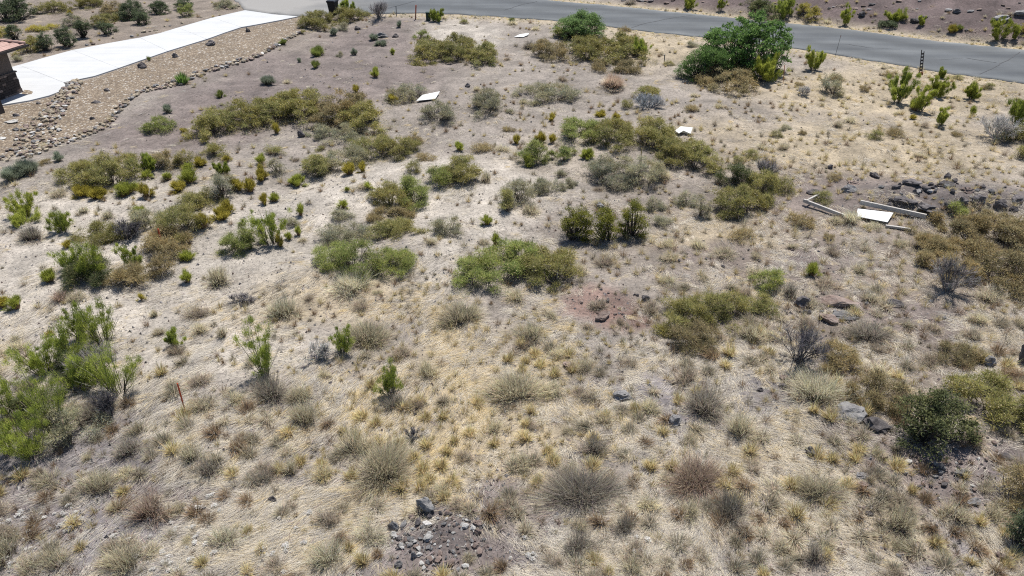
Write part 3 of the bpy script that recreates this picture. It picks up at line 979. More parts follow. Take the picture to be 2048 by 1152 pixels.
lath = lambda w, th, top, mat_t, mat_b: (lambda h: [('shaft', join_vf([box_vf(-w / 2, w / 2, -th / 2, th / 2, -.1, h * (1 - top))]), mat_b),
                                          ('painted_top', box_vf(-w / 2 - .002, w / 2 + .002, -th / 2 - .002, th / 2 + .002, h * (1 - top) + .002, h), mat_t)])
post('survey_stake', 'orange-topped survey stake standing alone on the pale straw slope', 'stake', 371, 825, 355, 766, lath(.032, .022, .62, 'orange_paint', 'lath_wood'))
post('survey_stake', 'short red survey stake poking out of the olive shrub', 'stake', 324, 492, 316, 458, lath(.05, .035, .55, 'orange_paint', 'lath_wood'))
post('survey_stake', 'thin orange survey stake beside the yellow-green bush under the big tree', 'stake', 1566, 168, 1569, 130, lath(.03, .03, .45, 'orange_paint', 'lath_wood'))
post('marker_post', 'rust-orange marker post standing at the road edge', 'post', 831, 39, 832, 10, lath(.10, .06, .5, 'orange_paint', 'rust'))
post('thin_post', 'thin grey metal post at the road edge west of the rust-orange one', 'post', 793, 33, 792, 12, lambda h: [('shaft', box_vf(-.03, .03, -.02, .02, -.1, h - .05), 'grey_metal'), ('cap', box_vf(-.04, .04, -.03, .03, h - .05, h), 'grey_metal')])
post('short_post', 'short dark metal post on the pale verge between two tree clumps', 'post', 1329, 126, 1329, 109, lambda h: [('shaft', box_vf(-.03, .03, -.02, .02, -.1, h - .04), 'grey_metal'), ('cap', box_vf(-.04, .04, -.03, .03, h - .04, h), 'grey_metal')])
post('marker_rod', 'thin leaning dark rod standing against the road surface', 'rod', 1671, 110, 1682, 70, lambda h: [('shaft', tube_vf((0, 0, -.1), (0, 0, h * .9), .014, .012), 'steel_dark'), ('tip', tube_vf((0, 0, h * .9), (0, 0, h), .018, .018), 'rust')])
post('wood_stick', 'thin yellowish stick standing up out of the olive thicket', 'stick', 1281, 332, 1283, 296, lambda h: [('shaft', box_vf(-.022, .022, -.015, .015, -.1, h), 'yellow_wood')])


def sign_post(h):
    L = []
    for sx in (-.075, .075):
        L.append(('flange', join_vf([box_vf(sx - .022, sx + .022, -.03, -.022, -.1, h - (0 if sx < 0 else .12)), box_vf(sx - .022, sx - .014, -.022, .03, -.1, h - (0 if sx < 0 else .12))]), 'steel_dark'))
    for z in np.arange(.25, h - .2, .22):
        L.append(('rung', box_vf(-.052, .052, -.028, -.02, z, z + .11), 'steel_dark'))
    L.append(('rusty_foot', box_vf(-.12, .14, -.09, .08, -.1, .16), 'rust'))
    return L


post('channel_post', 'dark perforated steel sign post with a rusty foot beside the road', 'post', 1841, 149, 1847, 99, sign_post)


def sheet(name, label, cat, corners, z0, th, mat, back=None, tilt=None):
    P = [ground(*c) for c in corners]
    c0 = np.mean(P, 0)
    r = tag(link(name, None, loc=tuple(c0)), label, cat)
    V = []
    zs = tilt or [0] * len(P)
    n = len(P)
    for dz in (0, th):
        V += [(p_[0] - c0[0], p_[1] - c0[1], z0 + dz + zs[i]) for i, p_ in enumerate(P)]
    F = [tuple(range(n, 2 * n)), tuple(range(n - 1, -1, -1))] + [(i, (i + 1) % n, n + (i + 1) % n, n + i) for i in range(n)]
    me = py_mesh('panel', V, F, M[mat])
    bm = bmesh.new(); bm.from_mesh(me); bmesh.ops.recalc_face_normals(bm, faces=bm.faces); bm.to_mesh(me); bm.free()
    link('panel', me, r)
    return r


sheet('white_board', 'white board lying flat in dry grass in the middle of the upper slope', 'board', [(833, 206), (845, 196), (880, 189), (871, 201)], .10, .02, 'board_white', tilt=[0, .05, .1, .03])
sheet('white_board', 'small white board lying on the verge below the road', 'board', [(1028, 75), (1040, 71), (1058, 69.5), (1056, 72.5), (1046, 76)], .06, .02, 'board_white', tilt=[0, .02, .05, .02, 0])
sheet('plastic_scrap', 'crumpled white plastic scrap beside the olive thicket', 'scrap', [(1349, 267), (1360, 262), (1372, 262), (1384, 267), (1380, 272), (1366, 270), (1357, 273)], .12, .04, 'plastic_sheet', tilt=[.0, .12, .05, .16, .0, .12, .02])
sheet('plastic_scrap', 'tiny white plastic scrap beside the end of the olive thicket', 'scrap', [(1392, 292), (1396, 290), (1399, 296), (1394, 299)], .06, .03, 'plastic_sheet', tilt=[0, .1, .0, .05])
sheet('pale_stick', 'pale bleached stick lying on the road cut', 'stick', [(1830, 46), (1834, 40), (1836, 41), (1832, 47)], .1, .05, 'wood_grey')
# fallen sign: panel and its timbers
sheet('sign_panel', 'white sign panel lying face up between fallen grey timbers', 'sign panel', [(1711, 437), (1714, 423), (1784, 434), (1773, 451)], .08, .025, 'board_white', tilt=[.02, .06, .10, .05])


def timber(label, a, b, w, h, za, zb, name='fallen_timber'):
    A, B = ground(*a), ground(*b)
    c0 = (A + B) / 2
    r = link(name, py_mesh(name, *beam_vf((A - c0) + np.array([0, 0, za]), (B - c0) + np.array([0, 0, zb]), w, h), M['wood_grey']), None, tuple(c0))
    bevel(r.data, .006)
    return tag(r, label, 'timber')


timber('long grey timber lying behind the white sign panel', (1717, 415), (1850, 438), .09, .20, .27, .13)
timber('grey timber lying downhill to the west of the white sign panel', (1605, 409), (1692, 437), .09, .15, .21, .08)
timber('short grey timber crossing the end of the western fallen timber', (1610, 413), (1637, 397), .08, .05, .30, .24)
timber('pale timber half buried in grass below the white sign panel', (1770, 455), (1822, 463), .10, .10, .08, .10)

# ------------------------------------------------------------------ plants: growing one plant of each habit
def extent(x0, y0, x1, y1, ratio=.8, hmax=2.0, hmin=.12):
    """world base point, half width, half depth and height of a plant seen in this box"""
    cx = (x0 + x1) / 2
    p = ground(cx, y1)
    s, a = scale_at(p)
    rx = (x1 - x0) / 2 / s; Hp = (y1 - y0) / s
    ry = min(rx * ratio, .40 * Hp / math.sin(a))
    hz = hmin
    for _ in range(30):
        rest = Hp - math.sin(a) * ry
        hz = math.sqrt(max(rest ** 2 - (math.sin(a) * ry) ** 2, hmin ** 2)) / math.cos(a)
        if hz <= hmax or ry > rx * 2: break
        ry *= 1.08
    hz = min(max(hz, hmin), hmax)
    p = ground(cx, y1 - math.sin(a) * ry * s)
    return p, rx, ry, hz, s


PAL = dict(
    olive=((.150, .142, .040), (.285, .262, .085)), green=((.135, .165, .042), (.265, .295, .080)), brown=((.205, .165, .075), (.310, .245, .120)),
    grey=((.200, .195, .120), (.32, .305, .195)), dark=((.060, .078, .026), (.115, .132, .048)), gold=((.32, .27, .045), (.46, .39, .08)), lime=((.235, .265, .042), (.42, .44, .09)),
    bright=((.115, .160, .030), (.45, .49, .10)), mesquite=((.085, .160, .042), (.175, .275, .075)), mesq_light=((.12, .19, .06), (.20, .28, .10)),
    blue=((.19, .22, .15), (.30, .33, .24)), oak=((.075, .098, .050), (.135, .160, .085)), yucca=((.12, .21, .045), (.20, .30, .08)), juniper=((.065, .080, .036), (.185, .190, .080)), evergreen=((.10, .112, .020), (.235, .225, .040)))
STEM_C = (.125, .100, .080)
DARK_STEM = (.060, .050, .045)


def outline(th, seed):
    r = np.random.default_rng(seed)
    k = np.zeros_like(th)
    for f in range(2, 7): k += r.normal() * .19 / math.sqrt(f - 1) * np.cos(f * th + r.random() * 6.28)
    return np.clip(.86 + k, .42, 1.12)


def grow_canopy(rx, ry, hz, pal, seed, px_m, dens=1.0, lift=.0, stem=STEM_C, leaf=None, clump=None, wisp=.12, open_=0.0, fringe=0.0):
    """a spreading thorn shrub or tree: forked stems that carry clumps of small leaves"""
    gs, gl = Geo(), Geo()
    area = math.pi * rx * ry
    ls = leaf or max(.036, .92 / px_m)
    ls = min(ls, .065)
    rc0 = clump or float(np.clip(.16 + .11 * min(rx, ry), .11, .42))
    ncl = int(np.clip(area / (rc0 * rc0) * (1.7 if clump else 1.0) * (1 + .5 * hz / max(rx, ry)) * (1 - .35 * open_), 7, 260))
    th = rng.random(ncl) * 2 * math.pi
    r = np.sqrt(rng.random(ncl)) * outline(th, seed)
    r = np.minimum(r, 1.05)
    X = rx * r * np.cos(th); Y = ry * r * np.sin(th)
    dome = np.power(np.clip(1 - (r * .93) ** 2, .03, 1), .5)
    lump = (.72 + .5 * vnoise(X, Y, max(rx * .45, .3), seed % 13)) if open_ == 0 else (.45 + .95 * vnoise(X + seed, Y, float(np.clip(.42 * min(rx, ry), .22, .6)), 3))
    Z = hz * dome * lump * (lift + (1 - lift) * np.power(rng.random(ncl), .45))
    Z = np.clip(Z - rc0 * .35, rc0 * .3, hz)
    if open_ > 0 and ncl > 24:                             # gaps between the lobes of a thicket
        kp = vnoise(X + seed, Y, float(np.clip(.42 * min(rx, ry), .22, .6)), 3) > .30
        X, Y, Z, ncl = X[kp], Y[kp], Z[kp], int(kp.sum())
    C = np.stack([X, Y, Z], 1)
    rc = rc0 * rng.uniform(.6, 1.25, ncl)
    # stems
    nroot = int(np.clip(1 + area * .9, 2, 9)) if lift < .3 else int(np.clip(area * .12, 1, 4))
    ra = rng.random(nroot) * 6.28; rr = np.sqrt(rng.random(nroot)) * (.45 if lift < .3 else .14)
    roots = np.stack([rx * rr * np.cos(ra), ry * rr * np.sin(ra), np.full(nroot, -.12)], 1)
    own = np.argmin(((C[:, None, :2] - roots[None, :, :2]) ** 2).sum(-1), 1)
    B = roots[own]
    mid = B * .45 + C * .55 + np.stack([rng.normal(size=ncl) * .10 * rx, rng.normal(size=ncl) * .10 * ry, -.10 * hz * rng.random(ncl)], 1)
    mid[:, 2] = np.maximum(mid[:, 2], .04)
    trunk_r = .014 + .010 * min(hz, 3.0)
    if lift >= .3: trunk_r *= 1.6
    sticks(gs, B, mid, trunk_r, trunk_r * .6, shade(stem, ncl))
    sticks(gs, mid, C, trunk_r * .6, trunk_r * .25, shade(stem, ncl))
    nt_ = 5
    tw = np.repeat(np.arange(ncl), nt_)
    e = C[tw] + rdir(len(tw)) * rc[tw, None] * np.array([1, 1, .75]) * rng.uniform(.7, 1.25, (len(tw), 1))
    e[:, 2] = np.maximum(e[:, 2], .02)
    grey_ = rng.random((len(tw), 1)) < .35
    sticks(gs, C[tw], e, .0055, .003, np.where(grey_, shade((.27, .25, .225), len(tw)), shade(stem, len(tw))))
    # leaves
    n = area * 1.32 * dens / (ls * ls * .33) * (1 + .35 * min(hz, 2) / max(rx, .3))
    cap = 8000 if not clump else 16000
    if n > cap: ls *= math.sqrt(n / cap); n = cap
    n = int(max(n, 220))
    k = rng.integers(0, ncl, n)
    d = rdir(n); d[:, 2] = np.where(d[:, 2] < -.2, -d[:, 2], d[:, 2])
    q = C[k] + d * (rc[k] * np.power(rng.random(n), .40) * np.where(rng.random(n) < .2, 1.5, 1.0))[:, None] * np.array([1.0, 1.0, .66])
    q[:, 2] = np.maximum(q[:, 2], .01)
    cl = rng.random(ncl)
    a, b = np.array(pal[0]), np.array(pal[1])
    col = a + (b - a) * np.clip(cl[k] * .7 + .6 * rng.random(n) - .15, 0, 1.3)[:, None]
    if open_ > 0:
        hv = (vnoise(C[k, 0] + seed, C[k, 1], .7, 8) - .5)[:, None]
        col = col * np.concatenate([1 + .45 * hv, 1 + .18 * hv, 1 - .25 * hv], 1)
        col = np.where(rng.random((n, 1)) < .16, np.array([.40, .34, .19]), col * 1.06)
    col *= (1 + .16 * rng.normal(size=(n, 1))).clip(.5, 1.6)
    leaves(gl, q, ls * rng.uniform(.7, 1.4, n), col)
    nw = int(n * wisp)
    if nw:
        k = rng.integers(0, ncl, nw)
        d = rdir(nw); d[:, 2] = np.abs(d[:, 2])
        p_ = C[k] + d * rc[k, None] * .5
        blades(gl, p_, d * rng.uniform(.12, .3, (nw, 1)), ls * .28, shade(b * .9 + .02, nw), seg=1)
    if fringe:                                             # seedlings and caught straw round the skirt
        nf = int(fringe * 260 * (rx + ry))
        a_ = rng.random(nf) * 6.28; r2 = outline(a_, seed) * rng.uniform(.55, 1.28, nf)
        pb = np.stack([rx * r2 * np.cos(a_), ry * r2 * np.sin(a_), np.zeros(nf)], 1)
        dd = unit(rdir(nf) * np.array([1, 1, .3]) + np.array([0, 0, .45])) * rng.uniform(.10, .34, (nf, 1))
        cf = np.where(rng.random((nf, 1)) < .5, shade((.50, .43, .30), nf), shade(b * .9, nf))
        blades(gl, pb, dd, ls * .3, cf * .8, cf, seg=1)
    return gs.mesh('stems', M['twig']), gl.mesh('foliage', M['leaf'])


def grow_broom(rx, ry, hz, pal, seed, px_m, dens=1.0, base=.14):
    """desert broom: stems fanning in a V from one foot, each carrying a plume of upright green sprays"""
    gs, gl = Geo(), Geo()
    r_ = np.random.default_rng(seed)
    ns = int(np.clip(11 + 13 * rx * ry, 10, 40))
    th = r_.random(ns) * 6.28; rr = np.sqrt(r_.random(ns)) * .95
    R = outline(th, seed)
    tips = np.stack([rx * rr * R * np.cos(th), ry * rr * R * np.sin(th), hz * (1 - .30 * rr ** 2) * r_.uniform(.45, 1.05, ns)], 1)
    a0 = th + r_.normal(size=ns) * .5
    foot = np.stack([base * rx * np.cos(a0), base * ry * np.sin(a0), np.full(ns, -.08)], 1)
    mid = foot * .5 + tips * .5; mid[:, :2] *= .85; mid += r_.normal(size=mid.shape) * .05 * rx
    sticks(gs, foot, mid, .016, .011, shade((.115, .098, .075), ns)); sticks(gs, mid, tips, .011, .004, shade((.14, .13, .075), ns))
    # a few leafless dead stems
    nd_ = max(4, ns // 3)
    a0 = r_.random(nd_) * 6.28
    dt = np.stack([rx * .9 * np.cos(a0), ry * .9 * np.sin(a0), hz * r_.uniform(.15, .6, nd_)], 1)
    sticks(gs, dt * np.array([.1, .1, 0]), dt, .009, .004, shade((.26, .235, .20), nd_))
    # plumes
    npl = 6
    k = np.repeat(np.arange(ns), npl); t = np.clip(r_.uniform(.34, 1.04, len(k)), 0, 1.02)[:, None]
    cen = np.where(t < .5, foot[k] + (mid[k] - foot[k]) * t * 2, mid[k] + (tips[k] - mid[k]) * (t - .5) * 2)
    full = r_.random(ns) < .82
    keep = full[k] & (r_.random(len(k)) < .25 + .75 * t[:, 0])
    cen = cen[keep] + r_.normal(size=(int(keep.sum()), 3)) * .05 * rx; stem_of = k[keep]; ncl = len(cen)
    ls = float(np.clip(2.3 / px_m, .065, .14))
    n = int(np.clip(dens * ncl * 95, 400, 19000))
    j = r_.integers(0, ncl, n)
    rc = (.055 + .085 * min(1.1, rx)) * r_.uniform(.55, 1.35, ncl)
    q = cen[j] + rdir(n) * (rc[j] * np.power(r_.random(n), .55))[:, None] * np.array([1, 1, 1.2]); q[:, 2] = np.maximum(q[:, 2] - .03, .02)
    ax = unit(tips - foot)[stem_of][j]
    out = unit(rdir(n) * .5 + ax * .7 + np.array([0, 0, .45]))
    a, b = np.array(pal[0]), np.array(pal[1])
    cl = .6 * r_.random(ncl) + .4 * r_.random(ns)[stem_of]
    col = (a + (b - a) * np.clip(cl[j] * .9 + .4 * r_.random(n) - .1, 0, 1.3)[:, None]) * (1 + .15 * r_.normal(size=(n, 1))).clip(.5, 1.6)
    blades(gl, q, out * (ls * r_.uniform(.7, 1.5, n))[:, None], ls * .17, col * .9, col * 1.1, seg=1)
    # dead thatch low down
    nd_ = int(90 * rx / .5)
    d = unit(rdir(nd_) * np.array([1, 1, .15]) + np.array([0, 0, .35])); pb = np.c_[rng.normal(size=(nd_, 2)) * .35 * np.array([rx, ry]), np.zeros(nd_)]
    blades(gs, pb, d * rng.uniform(.15, .45, (nd_, 1)), .008, shade((.34, .30, .24), nd_), seg=1)
    return gs.mesh('stems', M['twig']), gl.mesh('foliage', M['leaf'])


def grow_cushion(rx, ry, hz, pal, seed, px_m, dens=1.0, stem=(.24, .165, .095)):
    """a small bush of fine upright stems in uneven bundles, green only at the tips"""
    gs, gl = Geo(), Geo()
    n = int(np.clip(dens * 1000 * rx * ry / .09, 240, 2600))
    w = float(np.clip(.36 / px_m, .008, .017))
    nbun = int(np.clip(9 + 26 * rx, 10, 40))
    th = rng.random(nbun) * 6.28; r = np.sqrt(rng.random(nbun)) * outline(th, seed)
    bt = np.stack([rx * r * np.cos(th), ry * r * np.sin(th), hz * np.power(np.clip(1 - (.88 * r) ** 2, .08, 1), .6) * rng.uniform(.6, 1.08, nbun)], 1)
    k = rng.integers(0, nbun, n)
    sp = .16 * math.sqrt(rx * ry) + .02
    tip = bt[k] + rng.normal(size=(n, 3)) * sp * np.array([.8, .8, .55])
    tip[:, 2] = np.clip(tip[:, 2], .03, hz * 1.1)
    foot = tip * np.array([.30, .30, 0]); foot[:, 2] = -.03
    split = foot + (tip - foot) * rng.uniform(.45, .75, (n, 1))
    q_ = rng.random(n) < .4
    blades(gs, foot[q_], (split - foot)[q_] * 1.15, w, shade(stem, int(q_.sum())), seg=1)
    a, b = np.array(pal[0]), np.array(pal[1])
    bc = rng.random(nbun)
    col = (a + (b - a) * np.clip(.7 * bc[k] + .5 * rng.random(n) - .1, 0, 1.2)[:, None]) * (1 + .18 * rng.normal(size=(n, 1))).clip(.5, 1.6)
    blades(gl, split, (tip - split) * 1.1 + rng.normal(size=(n, 3)) * .03, w * 1.3, col * .92, col, seg=1)
    nl = n // 3
    leaves(gl, tip[rng.integers(0, n, nl)] + rng.normal(size=(nl, 3)) * .02, w * 2.0 * rng.uniform(.7, 1.3, nl), col[:nl])
    return gs.mesh('stems', M['twig']), gl.mesh('foliage', M['leaf'])


def grow_brush(rx, ry, hz, seed, px_m, col=(.25, .215, .15), low=(.13, .098, .075), dens=1.0):
    """a half-dead mound of fine twigs, ragged and see-through at the edge"""
    gs, gl = Geo(), Geo()
    n = int(np.clip(dens * 620 * rx * ry / .16, 260, 3600))
    w = float(np.clip(.30 / px_m, .006, .013))
    nbun = int(np.clip(8 + 14 * rx, 9, 30))
    th = rng.random(nbun) * 6.28; r = np.sqrt(rng.random(nbun)) * outline(th, seed) * .95
    bt = np.stack([rx * r * np.cos(th), ry * r * np.sin(th), hz * np.power(np.clip(1 - (.9 * r) ** 2, .05, 1), .6) * rng.uniform(.4, 1.0, nbun)], 1)
    k = rng.integers(0, nbun, n)
    tip = bt[k] + rng.normal(size=(n, 3)) * math.sqrt(rx * ry) * np.array([.26, .26, .13])
    tip[:, 2] = np.clip(tip[:, 2], .02, hz * 1.15)
    foot = tip * np.array([.4, .4, 0]) + np.c_[rng.normal(size=(n, 2)) * .10 * math.sqrt(rx * ry), np.full(n, -.02)]
    m_ = foot + (tip - foot) * rng.uniform(.4, .7, (n, 1))
    q_ = rng.random(n) < .85
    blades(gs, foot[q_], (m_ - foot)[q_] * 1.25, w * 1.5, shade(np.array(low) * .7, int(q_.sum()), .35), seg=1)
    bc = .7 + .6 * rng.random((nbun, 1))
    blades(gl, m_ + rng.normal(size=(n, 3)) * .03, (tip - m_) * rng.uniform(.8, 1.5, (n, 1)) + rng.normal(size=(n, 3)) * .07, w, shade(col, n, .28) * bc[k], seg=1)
    nl = int(n * .45)
    q = m_[rng.integers(0, n, nl)] * .35 + tip[rng.integers(0, n, nl)] * .65
    q[:, 2] = np.clip(q[:, 2], .02, hz)
    leaves(gl, q, w * 2.0 * rng.uniform(.6, 1.4, nl), shade(np.array(col) * .9, nl, .3))
    ns = n // 2                                            # straw caught round the foot
    a_ = rng.random(ns) * 6.28; rr_ = rng.uniform(.5, 1.25, ns)
    pb = np.stack([rx * rr_ * np.cos(a_), ry * rr_ * np.sin(a_), np.zeros(ns)], 1)
    blades(gs, pb * .75, pb * .35 + np.c_[rng.normal(size=(ns, 2)) * .1, rng.uniform(.02, .16, ns)], w, shade((.62, .55, .43), ns), seg=1)
    return gs.mesh('stems', M['straw']), gl.mesh('foliage', M['straw'])


def grow_bare(rx, ry, hz, seed, px_m, col=(.16, .15, .15), dens=1.0):
    """a leafless shrub: stems forking into fine grey twigs"""
    gs, gt = Geo(), Geo()
    n0 = int(np.clip(14 + 10 * rx * ry, 12, 34))
    w = float(np.clip(.30 / px_m, .006, .013))
    th = rng.random(n0) * 6.28; r = np.sqrt(rng.random(n0)) * .75
    foot = np.c_[rng.normal(size=(n0, 2)) * .07 * np.array([rx, ry]), np.full(n0, -.06)]
    e0 = np.stack([rx * r * np.cos(th), ry * r * np.sin(th), hz * (.9 - .35 * r ** 2) * rng.uniform(.6, .95, n0)], 1)
    m0 = foot + (e0 - foot) * .5 + rng.normal(size=(n0, 3)) * .06 * rx
    m0[:, 2] = np.maximum(m0[:, 2], .03)
    sticks(gs, foot, m0, w * 1.9, w * 1.4, shade(col, n0)); sticks(gs, m0, e0, w * 1.4, w * .7, shade(col, n0))
    A, B = m0, e0
    for lev, nb in ((0, 9), (1, 4)):
        k = np.repeat(np.arange(len(A)), int(nb * dens)); t = rng.uniform(.1, 1, (len(k), 1))
        p = A[k] + (B - A)[k] * t
        L = np.linalg.norm((B - A)[k], axis=1, keepdims=True)
        d = unit((B - A)[k] / (L + 1e-6) + rdir(len(k)) * .85 + np.array([0, 0, .15]))
        e = p + d * rng.uniform(.25, .6, (len(k), 1)) * (.55 * max(rx, hz) if lev == 0 else .3 * max(rx, hz))
        e[:, 2] = np.clip(e[:, 2], .02, hz * 1.05)
        blades(gt, p, e - p, w * (1.4 if lev == 0 else 1.0), shade(col, len(k), .3), seg=1)
        A, B = p, e
    return gs.mesh('stems', M['twig']), gt.mesh('twigs', M['twig'])


def grow_blades(rx, ry, hz, pal, seed, px_m, n=160, w=None):
    """a rosette of upright sword leaves"""
    gl, gs = Geo(), Geo()
    w = w or max(.03, 1.2 / px_m)
    th = rng.random(n) * 6.28; r = np.sqrt(rng.random(n))
    d = np.stack([rx * r * np.cos(th), ry * r * np.sin(th), hz * (1 - .5 * r * r) * rng.uniform(.7, 1.05, n)], 1)
    foot = d * np.array([.3, .3, 0])
    a, b = np.array(pal[0]), np.array(pal[1])
    col = (a + (b - a) * rng.random((n, 1)))
    blades(gl, foot, d - foot, w, col, col * 1.1, droop=.12 * rng.random(n))
    k = 60
    blades(gs, foot[:k] * 1.5, d[:k] * np.array([1.1, 1.1, .3]), w * .7, shade((.32, .25, .15), k), seg=1)
    return gs.mesh('dead_blades', M['straw']), gl.mesh('foliage', M['leaf'])


NAME = dict(A=('olive_shrub', 'shrub'), B=('round_bush', 'bush'), C=('broom_shrub', 'shrub'), D=('mesquite_tree', 'tree'), E=('bare_shrub', 'bare shrub'), G=('dry_brush', 'dry bush'), H=('evergreen_shrub', 'shrub'),
            I=('grey_green_herb', 'herb'), Y=('sword_leaf_plant', 'plant'))
COUNT = [0]
SHRUB_BOX = []


def plant(spec, x0, y0, x1, y1, label, group=None):
    kind, _, pal = spec.partition(':')
    COUNT[0] += 1
    seed = 100 + COUNT[0] * 7
    hmax = dict(A=1.0, B=.75, C=2.0, D=4.2, E=1.3, G=.75, H=1.9, I=.7, Y=1.0)[kind]
    p, rx, ry, hz, s = extent(x0, y0, x1, y1, ratio=dict(D=.7, A=1.1, C=.8).get(kind, .9), hmax=hmax)
    if kind == 'A': rx *= 1.14; ry *= 1.1
    if kind == 'D': rx *= 1.14; ry *= 1.15
    if kind == 'G': rx *= 1.16; ry *= 1.12; hz *= .86
    if kind == 'C':
        big = 1.3 if 'big left group' in label else 1.1
        rx *= big; ry *= big; hz *= big
    pm = s / 2                                          # pixels per metre in the finished picture
    if kind == 'A':
        st, fo = grow_canopy(rx, ry, hz, PAL[pal or 'olive'], seed, pm, dens=.42 if pal == 'grey' else .62, lift=.10, wisp=.45, open_=.6, fringe=1.0)
    elif kind == 'H':
        st, fo = grow_canopy(rx, ry, hz, PAL[pal or 'juniper'], seed, pm, dens=1.35, lift=.1, stem=DARK_STEM, wisp=.03)
    elif kind == 'D':
        st, fo = grow_canopy(rx, ry, hz, PAL[pal or 'mesquite'], seed, pm, dens=2.1, lift=.02, stem=DARK_STEM, wisp=.05, clump=.36)
        st.name, fo.name = 'trunk', 'crown'
    elif kind == 'C':
        st, fo = grow_broom(rx, ry, hz, PAL[pal or 'bright'], seed, pm, dens=1.1 if 'big left group' in label else 1.0)
    elif kind == 'B':
        st, fo = grow_cushion(rx, ry, hz, PAL[pal or 'lime'], seed, pm)
    elif kind == 'G':
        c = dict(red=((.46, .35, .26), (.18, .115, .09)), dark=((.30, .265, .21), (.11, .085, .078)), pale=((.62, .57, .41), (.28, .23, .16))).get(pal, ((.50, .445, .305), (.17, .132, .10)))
        st, fo = grow_brush(rx, ry, hz, seed, pm, *c)
    elif kind == 'E':
        c = dict(blue=(.22, .23, .24), pale=(.40, .38, .35), dark=(.085, .08, .085)).get(pal, (.17, .155, .15))
        st, fo = grow_bare(rx * 1.1, ry * 1.1, hz * 1.1, seed, pm, c, dens=2.0)
    elif kind == 'I':
        st, fo = grow_cushion(rx, ry, hz, PAL[pal or 'blue'], seed, pm, dens=.9, stem=(.2, .18, .13))
    else:
        st, fo = grow_blades(rx, ry, hz, PAL[pal or 'yucca'], seed, pm)
    nm, cat = NAME[kind]
    root = tag(link(nm, None, loc=(p[0], p[1], p[2] - .02)), label, cat, group)
    for me in (st, fo):
        if me: link(me.name.split('.')[0], me, root)
    SHRUB_BOX.append((x0, y0, x1, y1, p, rx, ry))
    return root

